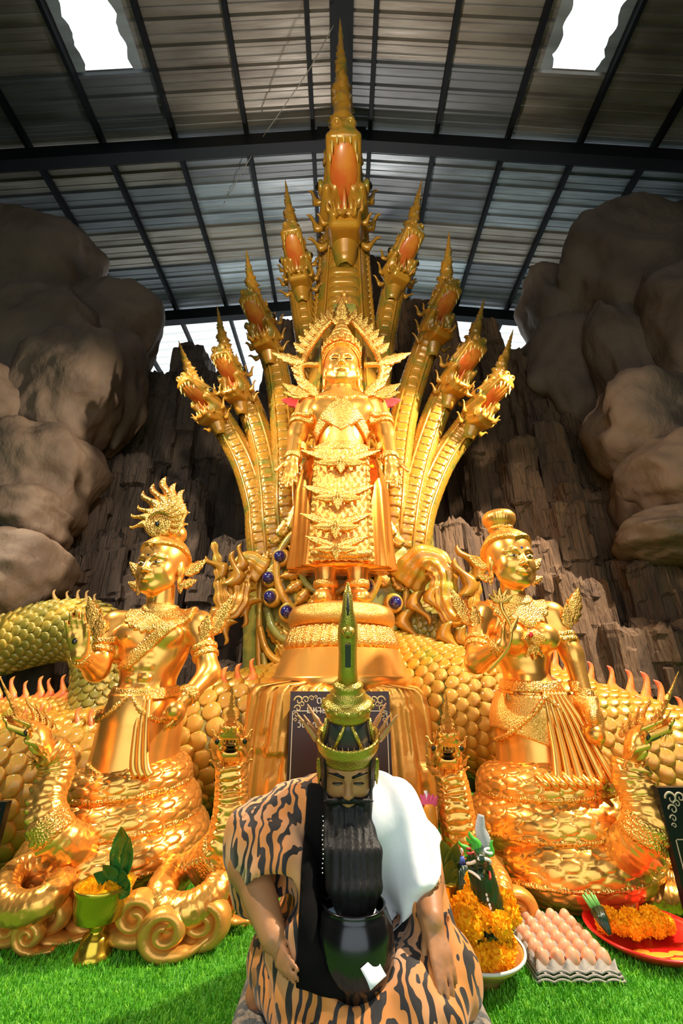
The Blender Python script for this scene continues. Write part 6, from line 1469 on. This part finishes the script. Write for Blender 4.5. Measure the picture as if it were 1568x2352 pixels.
M['petals'] = mat('loose_orange_petals', (0.85, 0.28, 0.003), 0.8, spec=0.05, var=((0.90, 0.42, 0.008), 80, 0.4, 0.65))
ph_ = link('petal_heap', py_mesh('petal_heap', (hp + np.array([bx, by, 0])).tolist(), hf, False), M['petals']); tag(ph_, 'loose orange petals heaped in the left footed bowl', 'petals', kind='stuff')
LB = Thing('leaf_sprig', 'glossy dark green leaves standing in the left footed bowl', 'leaves', (bx+0.055, by+0.02, 0.205))
for (dx, dz, L, wd, fr) in ((0.12, 1, 0.235, 0.095, (0, -1, 0)), (0.42, 1, 0.20, 0.065, (-0.3, -1, 0)), (-0.75, 0.35, 0.10, 0.05, (0, -1, 0.4)), (0.5, -0.15, 0.09, 0.06, (0, -1, 0.3)), (-0.35, 0.55, 0.10, 0.05, (0, -1, 0.2)), (0.3, 0.2, 0.10, 0.07, (0, -1, 0.1))):
    LB.add('leaf', blade_leaf(L, wd), M['leaf_green'], basis((bx+0.055, by-0.03, 0.215), (dx, -0.15, dz), fr))
# copper dish foot left of the person
cx_, cy_ = P(562, 2108, 2.2).x, 2.2
CD = Thing('copper_dish', 'small polished copper footed dish on the grass beside the person', 'dish', (cx_, cy_, 0))
CD.add('dish', MB().lathe([(0.0, 0.003), (0.048, 0.002), (0.05, 0.01), (0.036, 0.022), (0.022, 0.04), (0.025, 0.055), (0.06, 0.075), (0.078, 0.10), (0.074, 0.10), (0.055, 0.08), (0.0, 0.06)], 40, Matrix.Translation((cx_, cy_, 0)), False).mesh('dish'), M['copper'])
# candle with pink tip
M['candle'] = mat('orange_candle_wax', (0.85, 0.33, 0.03), 0.45); M['pink'] = mat('pink_paper', (0.85, 0.12, 0.28), 0.6)
cpos = P(985, 1846, 2.25)
CA = Thing('candle', 'tall orange candle with pink tip beside the bark pedestal', 'candle', (cpos.x, 2.25, 0))
v_, f_ = lathe_arrays([(0.026, 0.001)] + [(0.026*(1+0.05*(k % 2)), 0.02+0.36*k/24) for k in range(25)] + [(0.02, cpos.z)], 20)
CA.add('stick', py_mesh('stick', [(x+cpos.x, y+2.25, z) for x, y, z in v_], f_), M['candle'])
for k in range(5): CA.add('tip_petal', leaf_mesh(0.055, 0.035, 2, 0.1, 0.006, 'tip_petal'), M['pink'], basis((cpos.x+0.006*(k-2), 2.245, cpos.z-0.012), ((k-2)*0.25, -0.1*k+0.2, 1)))
CA.add('wick', MB().tube([(cpos.x-0.005, 2.25, cpos.z), (cpos.x-0.012, 2.25, cpos.z+0.05)], 0.008, 6, (0, 1, 0)).mesh('wick'), M['white_cloth'])
# flower dish -----------------------------------------------------------
dx_, dy_ = 0.455, 1.86
M['dish_gold'] = mat('gold_dish_metal', (0.85, 0.50, 0.12), 0.25, 0.6, bump=(150, 0.3, 'voronoi'))
DS = Thing('offering_dish', 'round gold-rimmed dish holding marigolds and the green leaf serpent', 'dish', (dx_, dy_, 0.0))
DS.add('dish', MB().lathe([(0.0, 0.004), (0.08, 0.003), (0.085, 0.02), (0.12, 0.045), (0.150, 0.066), (0.158, 0.078), (0.154, 0.082), (0.142, 0.072), (0.11, 0.05), (0.0, 0.03)], 64, Matrix.Translation((dx_, dy_, 0)), False).mesh('dish'), M['dish_gold'])
DS.add('rim', MB().lathe([(0.155, 0.074), (0.161, 0.078), (0.160, 0.085), (0.153, 0.083)], 64, Matrix.Translation((dx_, dy_, 0)), False).mesh('rim'), mat('pale_enamel_rim', (0.75, 0.72, 0.65), 0.3))
gi = 0
for k in range(16):
    a = 2*pi*k/16 - pi/2; mo = marigold((dx_-0.012+0.105*cos(a), dy_-0.01+0.100*sin(a), 0.098+0.010*(k % 2)), 0.040, 'marigold in the ring garland around the gold-rimmed dish', 'dish garland marigolds', k); mo['label'] = 'marigold in the dish ring garland, %s counter-clockwise from the front' % ORD[k]
heap = []
for (px, py, d, r) in ((1108, 2098, 1.78, 0.048), (1078, 2120, 1.75, 0.044), (1072, 2082, 1.82, 0.045), (1090, 2050, 1.82, 0.038), (1086, 2070, 1.80, 0.042), (1168, 2098, 1.80, 0.040), (1160, 2068, 1.82, 0.036), (1150, 2125, 1.72, 0.036), (1062, 2110, 1.74, 0.04), (1088, 2022, 1.86, 0.032), (1055, 2085, 1.80, 0.035)):
    gi += 1; heap.append(marigold(P(px, py, d), r, 'marigold heaped', 'marigolds round the leaf serpent', gi))
label_by_x(heap, '%s marigold from the left heaped around the green leaf serpent')
blv = []
for k in range(7):
    a = -2.6+0.35*k; o = link('betel_leaf', blade_leaf(0.075, 0.028), M['leaf_green'], None); o.matrix_basis = basis((dx_+0.02+0.065*cos(a), dy_+0.065*sin(a), 0.118), (cos(a), sin(a), 0.25), (0, 0, 1)); tag(o, 'small green leaf tucked between marigolds in the gold-rimmed dish', 'leaf', 'leaves in the flower dish'); blv.append(o)
label_by_x(blv, '%s small green leaf from the left between marigolds in the dish')
# leaf serpent
LSp = [P(1134, 2138, 1.80), P(1122, 2080, 1.80), P(1106, 2010, 1.79), P(1096, 1975, 1.78)]
LS = Thing('leaf_serpent', 'dark green folded-leaf serpent with white spire standing in the flower dish', 'offering', (LSp[0].x, 1.80, 0.09))
LS.add('leaf_body', relief_tube(LSp, lambda t: 0.052-0.014*t, 60, 30, relief=lambda L, A, T: 0.0022*np.abs(np.sin(L*60 + 2*np.abs(np.sin(A*1.0)*3)))), M['leaf_dark'])
M['bright_green'] = mat('bright_green_paper', (0.06, 0.42, 0.03), 0.45); M['white_trim'] = mat('white_trim', (0.78, 0.76, 0.72), 0.5); M['red_trim'] = mat('dark_red_trim', (0.40, 0.03, 0.02), 0.45); M['spire_grey'] = mat('silver_white_quills', (0.62, 0.63, 0.65), 0.5, bump=(160, 0.8, 'wave'))
hd = LSp[-1]; fh = Field((hd.x-0.08, 1.65, hd.z-0.06), (hd.x+0.08, 1.88, hd.z+0.09), 0.004)
fh.ell(hd + V((0, 0, 0.012)), (0.038, 0.045, 0.035), 0.01); fh.cone(hd + V((0, -0.03, 0.018)), hd + V((-0.012, -0.085, 0.030)), 0.026, 0.016, 0.012); fh.cone(hd + V((0, -0.02, -0.012)), hd + V((-0.008, -0.07, -0.022)), 0.02, 0.010, 0.01)
hd_o = LS.arr('serpent_head', fh.arrays(), M['leaf_dark'])
for s in (-1, 1):
    LS.add('jaw_trim', MB().tube(catmull([hd+V((s*0.036, 0.0, -0.01)), hd+V((s*0.032, -0.04, 0.004)), hd+V((s*0.022, -0.07, 0.020)), hd+V((s*0.010-0.01, -0.098, 0.034))], 16), 0.0048, 8, (0, 0, 1)).mesh('trim'), M['white_trim'], None, hd_o)
    LS.add('jaw_trim', MB().tube(catmull([hd+V((s*0.032, 0.0, -0.03)), hd+V((s*0.026, -0.04, -0.024)), hd+V((s*0.015, -0.075, -0.026))], 14), 0.0045, 8, (0, 0, 1)).mesh('trim'), M['white_trim'] if s < 0 else M['red_trim'], None, hd_o)
    LS.add('brow_curl', MB().tube([hd+V((s*0.030+0.012*cos(q*0.7)*s, -0.035-0.012*sin(q*0.7), 0.030+0.0012*q)) for q in range(9)], 0.004, 8, (0, 0, 1)).mesh('curl'), M['white_trim'] if s > 0 else M['red_trim'], None, hd_o)
    LS.add('cheek_fin', FIN2, M['bright_green'], basis(hd + V((s*0.034, -0.005, 0.015)), (s*0.55, -0.1, 0.9), (0, -1, 0), 0.42), hd_o)
FIN2G2 = FIN2.copy(); FIN2G2.materials.clear(); FIN2G2.materials.append(M['bright_green'])
for c in hd_o.children:
    if c.name.startswith('cheek_fin'): c.data = FIN2G2
for (dx, dz, s) in ((-0.5, 0.9, 0.4), (-0.3, 1, 0.5)): LS.add('crest', FIN2G2, None, basis(hd + V((dx*0.03, -0.03, 0.035)), (dx, -0.1, dz), (0, -1, 0), s), hd_o)
sp = catmull([P(1106, 1962, 1.80), P(1110, 1930, 1.80), P(1103, 1905, 1.80), P(1104, 1872, 1.80)], 30)
LS.add('spire', MB().tube(sp, [0.028*(1-0.62*(i/29)**1.5)+0.002*(i % 2) for i in range(30)], 10, (0, -1, 0)).mesh('spire'), M['spire_grey'])
for k, (px, py) in enumerate(((1117, 2054), (1120, 2066), (1124, 2079), (1126, 2086), (1131, 2098), (1133, 2108), (1134, 2112))): LS.add('bead', MB().ell((0, 0, 0), (0.0042, 0.004, 0.0065), 8, 6).mesh('bead'), M['white_trim'], Matrix.Translation(P(px, py, 1.752)))
M['blue_tip'] = mat('blue_white_tip', (0.05, 0.10, 0.45), 0.4)
c0 = P(1072, 2060, 1.93); c1 = P(1062, 1985, 1.93); c2 = P(1060, 1955, 1.93)
LC = Thing('leaf_cone', 'small dark rolled leaf cone with blue and white tip beside the leaf serpent', 'offering', (c0.x, c0.y, c0.z-0.02))
LC.add('cone', MB().tube([c0 - V((0, 0, 0.05)), c0, c1], [0.034, 0.032, 0.018], 14, (0, -1, 0)).mesh('cone'), M['leaf_dark'])
LC.add('tip', MB().tube([c1, c1.lerp(c2, 0.6)], [0.013, 0.007], 10, (0, -1, 0)).mesh('tip'), M['blue_tip']); LC.add('tip_bud', MB().ell(c2, (0.006, 0.006, 0.011), 8, 6).mesh('bud'), M['white_trim'])
# gold cup with light leaves
gc = P(1034, 2045, 2.0); GC = Thing('gold_cup', 'gold cup of pale green leaves behind the flower dish', 'cup', (gc.x, 2.0, 0.0))
GC.add('cup', MB().lathe([(0.0, 0.002), (0.05, 0.002), (0.052, 0.02), (0.046, 0.05), (0.05, 0.13), (0.058, 0.20), (0.062, 0.215), (0.056, 0.212), (0.045, 0.13), (0.0, 0.12)], 36, Matrix.Translation((gc.x, 2.0, 0)), False).mesh('cup'), M['bowl_gold'])
for (dx, dz, L, wd) in ((-0.25, 1, 0.18, 0.075), (0.15, 1, 0.16, 0.07), (0.5, 0.7, 0.12, 0.06), (-0.7, 0.6, 0.11, 0.06), (0.0, 0.6, 0.10, 0.06), (0.3, 0.3, 0.09, 0.05)): GC.add('leaf', blade_leaf(L, wd), M['leaf_light'], basis((gc.x, 1.98, 0.205), (dx, -0.1, dz), (0.2*dx, -1, 0.1)))
marigold(P(1006, 1882, 2.35)*1.0, 0.035, 'lone yellow-orange marigold lying behind the candle', None, 1).location.z = 0.03
# egg tray --------------------------------------------------------------
M['pulp'] = mat('grey_pulp_board', (0.33, 0.29, 0.25), 0.95, bump=(70, 0.5, 'noise')); M['egg'] = mat('brown_eggshell', (0.66, 0.30, 0.15), 0.42, bump=(200, 0.05, 'noise'), var=((0.72, 0.38, 0.22), 12, 0.4, 0.65))
PIT = 0.052; e0 = P(1338, 2165, 1.86); tx0 = e0.x - 2*PIT - 0.045; ty0 = 1.855
ET = Thing('egg_tray', 'square grey moulded pulp tray holding brown eggs on the grass', 'tray', (tx0+2*PIT, ty0+2.5*PIT, 0))
xs = np.linspace(tx0-0.6*PIT, tx0+4.6*PIT, 80); ys = np.linspace(ty0-0.6*PIT, ty0+5.6*PIT, 94); XX, YY = np.meshgrid(xs, ys)
def tray_z(X, Y):
    c = np.cos((X-tx0)/PIT*2*pi)*0.5+0.5; d = np.cos((Y-ty0)/PIT*2*pi)*0.5+0.5
    z = 0.044 - 0.030*np.sqrt(c*d) + 0.016*(1-c)*(1-d)
    ex = np.minimum(np.minimum(X-xs[0], xs[-1]-X), np.minimum(Y-ys[0], ys[-1]-Y)); return np.where(ex < 0.006, 0.020 + 0.012*np.abs(np.sin((X+Y)/PIT*pi)), z)
ZZ = tray_z(XX, YY); tv = np.stack([XX.ravel(), YY.ravel(), ZZ.ravel()], 1); i, j = np.meshgrid(np.arange(79), np.arange(93)); a_ = (j*80+i).ravel()
ET.add('tray', np_mesh('tray', tv, np.stack([a_, a_+1, a_+81, a_+80], 1)), M['pulp'])
for k in range(3):
    mb = MB(); z = 0.008+0.009*k; e = 0.004*(2-k)
    n_ = 44; rim = [(xs[0]-e + (xs[-1]-xs[0]+2*e)*q/n_, ys[0]-e, z+0.007*abs(sin(q*pi*5.2/n_*1.0))) for q in range(n_+1)]
    mb.tube(rim, 0.0035, 6, (0, -1, 0)); rim2 = [(xs[-1]+e, y, z) for y in np.linspace(ys[0]-e, ys[-1]+e, 20)]; mb.tube(rim2, 0.0035, 6, (1, 0, 0)); rim3 = [(xs[0]-e, y, z) for y in np.linspace(ys[0]-e, ys[-1]+e, 20)]; mb.tube(rim3, 0.0035, 6, (1, 0, 0))
    ET.add('tray_edge', mb.mesh('edge'), M['pulp'])
ep = [(0.0, -0.030)] + [(0.0228*cos(a)*(1-0.10*sin(a)), 0.030*sin(a)) for a in np.linspace(-1.4, 1.4, 15)] + [(0.0, 0.030)]
EGG = py_mesh('egg', *lathe_arrays(ep, 24, False)); EGG.materials.append(M['egg'])
ROW = ['front row', 'second row', 'third row', 'fourth row', 'fifth row', 'back row']; CLN = ['leftmost', 'second from left', 'middle', 'second from right', 'rightmost']
for r in range(6):
    for c in range(5):
        o = link('egg', EGG, None, None, (tx0+c*PIT+random.uniform(-0.001, 0.001), ty0+r*PIT, 0.047+random.uniform(-0.001, 0.002)), (random.uniform(-0.08, 0.08), random.uniform(-0.08, 0.08), random.random()*6))
        tag(o, 'brown egg, %s in the %s of the pulp tray' % (CLN[c], ROW[r]), 'egg', 'brown eggs in the tray')
# red plate -------------------------------------------------------------
M['red_plate'] = mat('red_plastic', (0.72, 0.012, 0.010), 0.28, coat=0.4); M['plate_gold'] = mat('gold_print', (0.85, 0.30, 0.02), 0.4)
rx, ry = 1.135, 2.03
RP = Thing('red_plate', 'round red plastic plate with gold print at the right edge', 'plate', (rx, ry, 0))
RP.add('plate', MB().lathe([(0.0, 0.012), (0.12, 0.010), (0.15, 0.012), (0.185, 0.035), (0.205, 0.048), (0.207, 0.054), (0.200, 0.055), (0.18, 0.045), (0.15, 0.022), (0.0, 0.020)], 72, Matrix.Translation((rx, ry, 0)), False).mesh('plate'), M['red_plate'])
for (ax, ay, sx, sy) in ((-0.02, -0.095, 0.05, 0.016), (0.05, -0.085, 0.03, 0.014), (-0.07, -0.075, 0.028, 0.014), (0.095, -0.105, 0.032, 0.012), (0.03, -0.12, 0.03, 0.010), (-0.04, -0.12, 0.028, 0.010)):
    RP.add('printed_motif', MB().lathe([(1.0, 0.0), (0.9, 0.0006), (0.0, 0.0007)], 18, Matrix.Translation((rx+ax, ry+ay, 0.0215)) @ Matrix.Diagonal((sx, sy, 1, 1)), False).mesh('motif'), M['plate_gold'])
gi = 0
for nmc, (cxp, cyp, n_, spread) in zip(('left', 'middle', 'right'), ((-0.115, -0.01, 7, 0.040), (-0.035, -0.02, 9, 0.046), (0.055, -0.005, 9, 0.045))):
    heap = []
    for k in range(n_):
        a = k*2.4; q = spread*math.sqrt(k/n_); gi += 1
        heap.append(marigold((rx+cxp+q*cos(a), ry+cyp+0.8*q*sin(a)+0.02, 0.050+0.030*(1-k/n_)+0.004*(k % 2)), 0.032, 'marigold', 'red plate marigolds', gi))
    label_by_x(heap, '%s marigold from the left in the ' + nmc + ' clump on the red plate')
l0 = P(1402, 2148, 1.93); l1 = P(1372, 2092, 1.99)
RL = Thing('leaf_roll', 'dark green rolled leaf with pale green stems leaning on the red plate', 'offering', (l0.x, l0.y, l0.z))
RL.add('rolled_leaf', MB().tube([l0, l0.lerp(l1, 0.5), l1], [0.006, 0.020, 0.027], 14, (0, -1, 0)).mesh('roll'), M['leaf_dark'])
M['stem'] = mat('pale_green_stem', (0.16, 0.42, 0.08), 0.4)
for k in range(5): RL.add('stem', MB().tube([l1 + V((0.008*(k-2), 0, 0)), l1 + V((0.011*(k-2)-0.015, 0.02, 0.040+0.006*(k % 2)))], [0.006, 0.0045], 8, (0, -1, 0)).mesh('stem'), M['stem'])
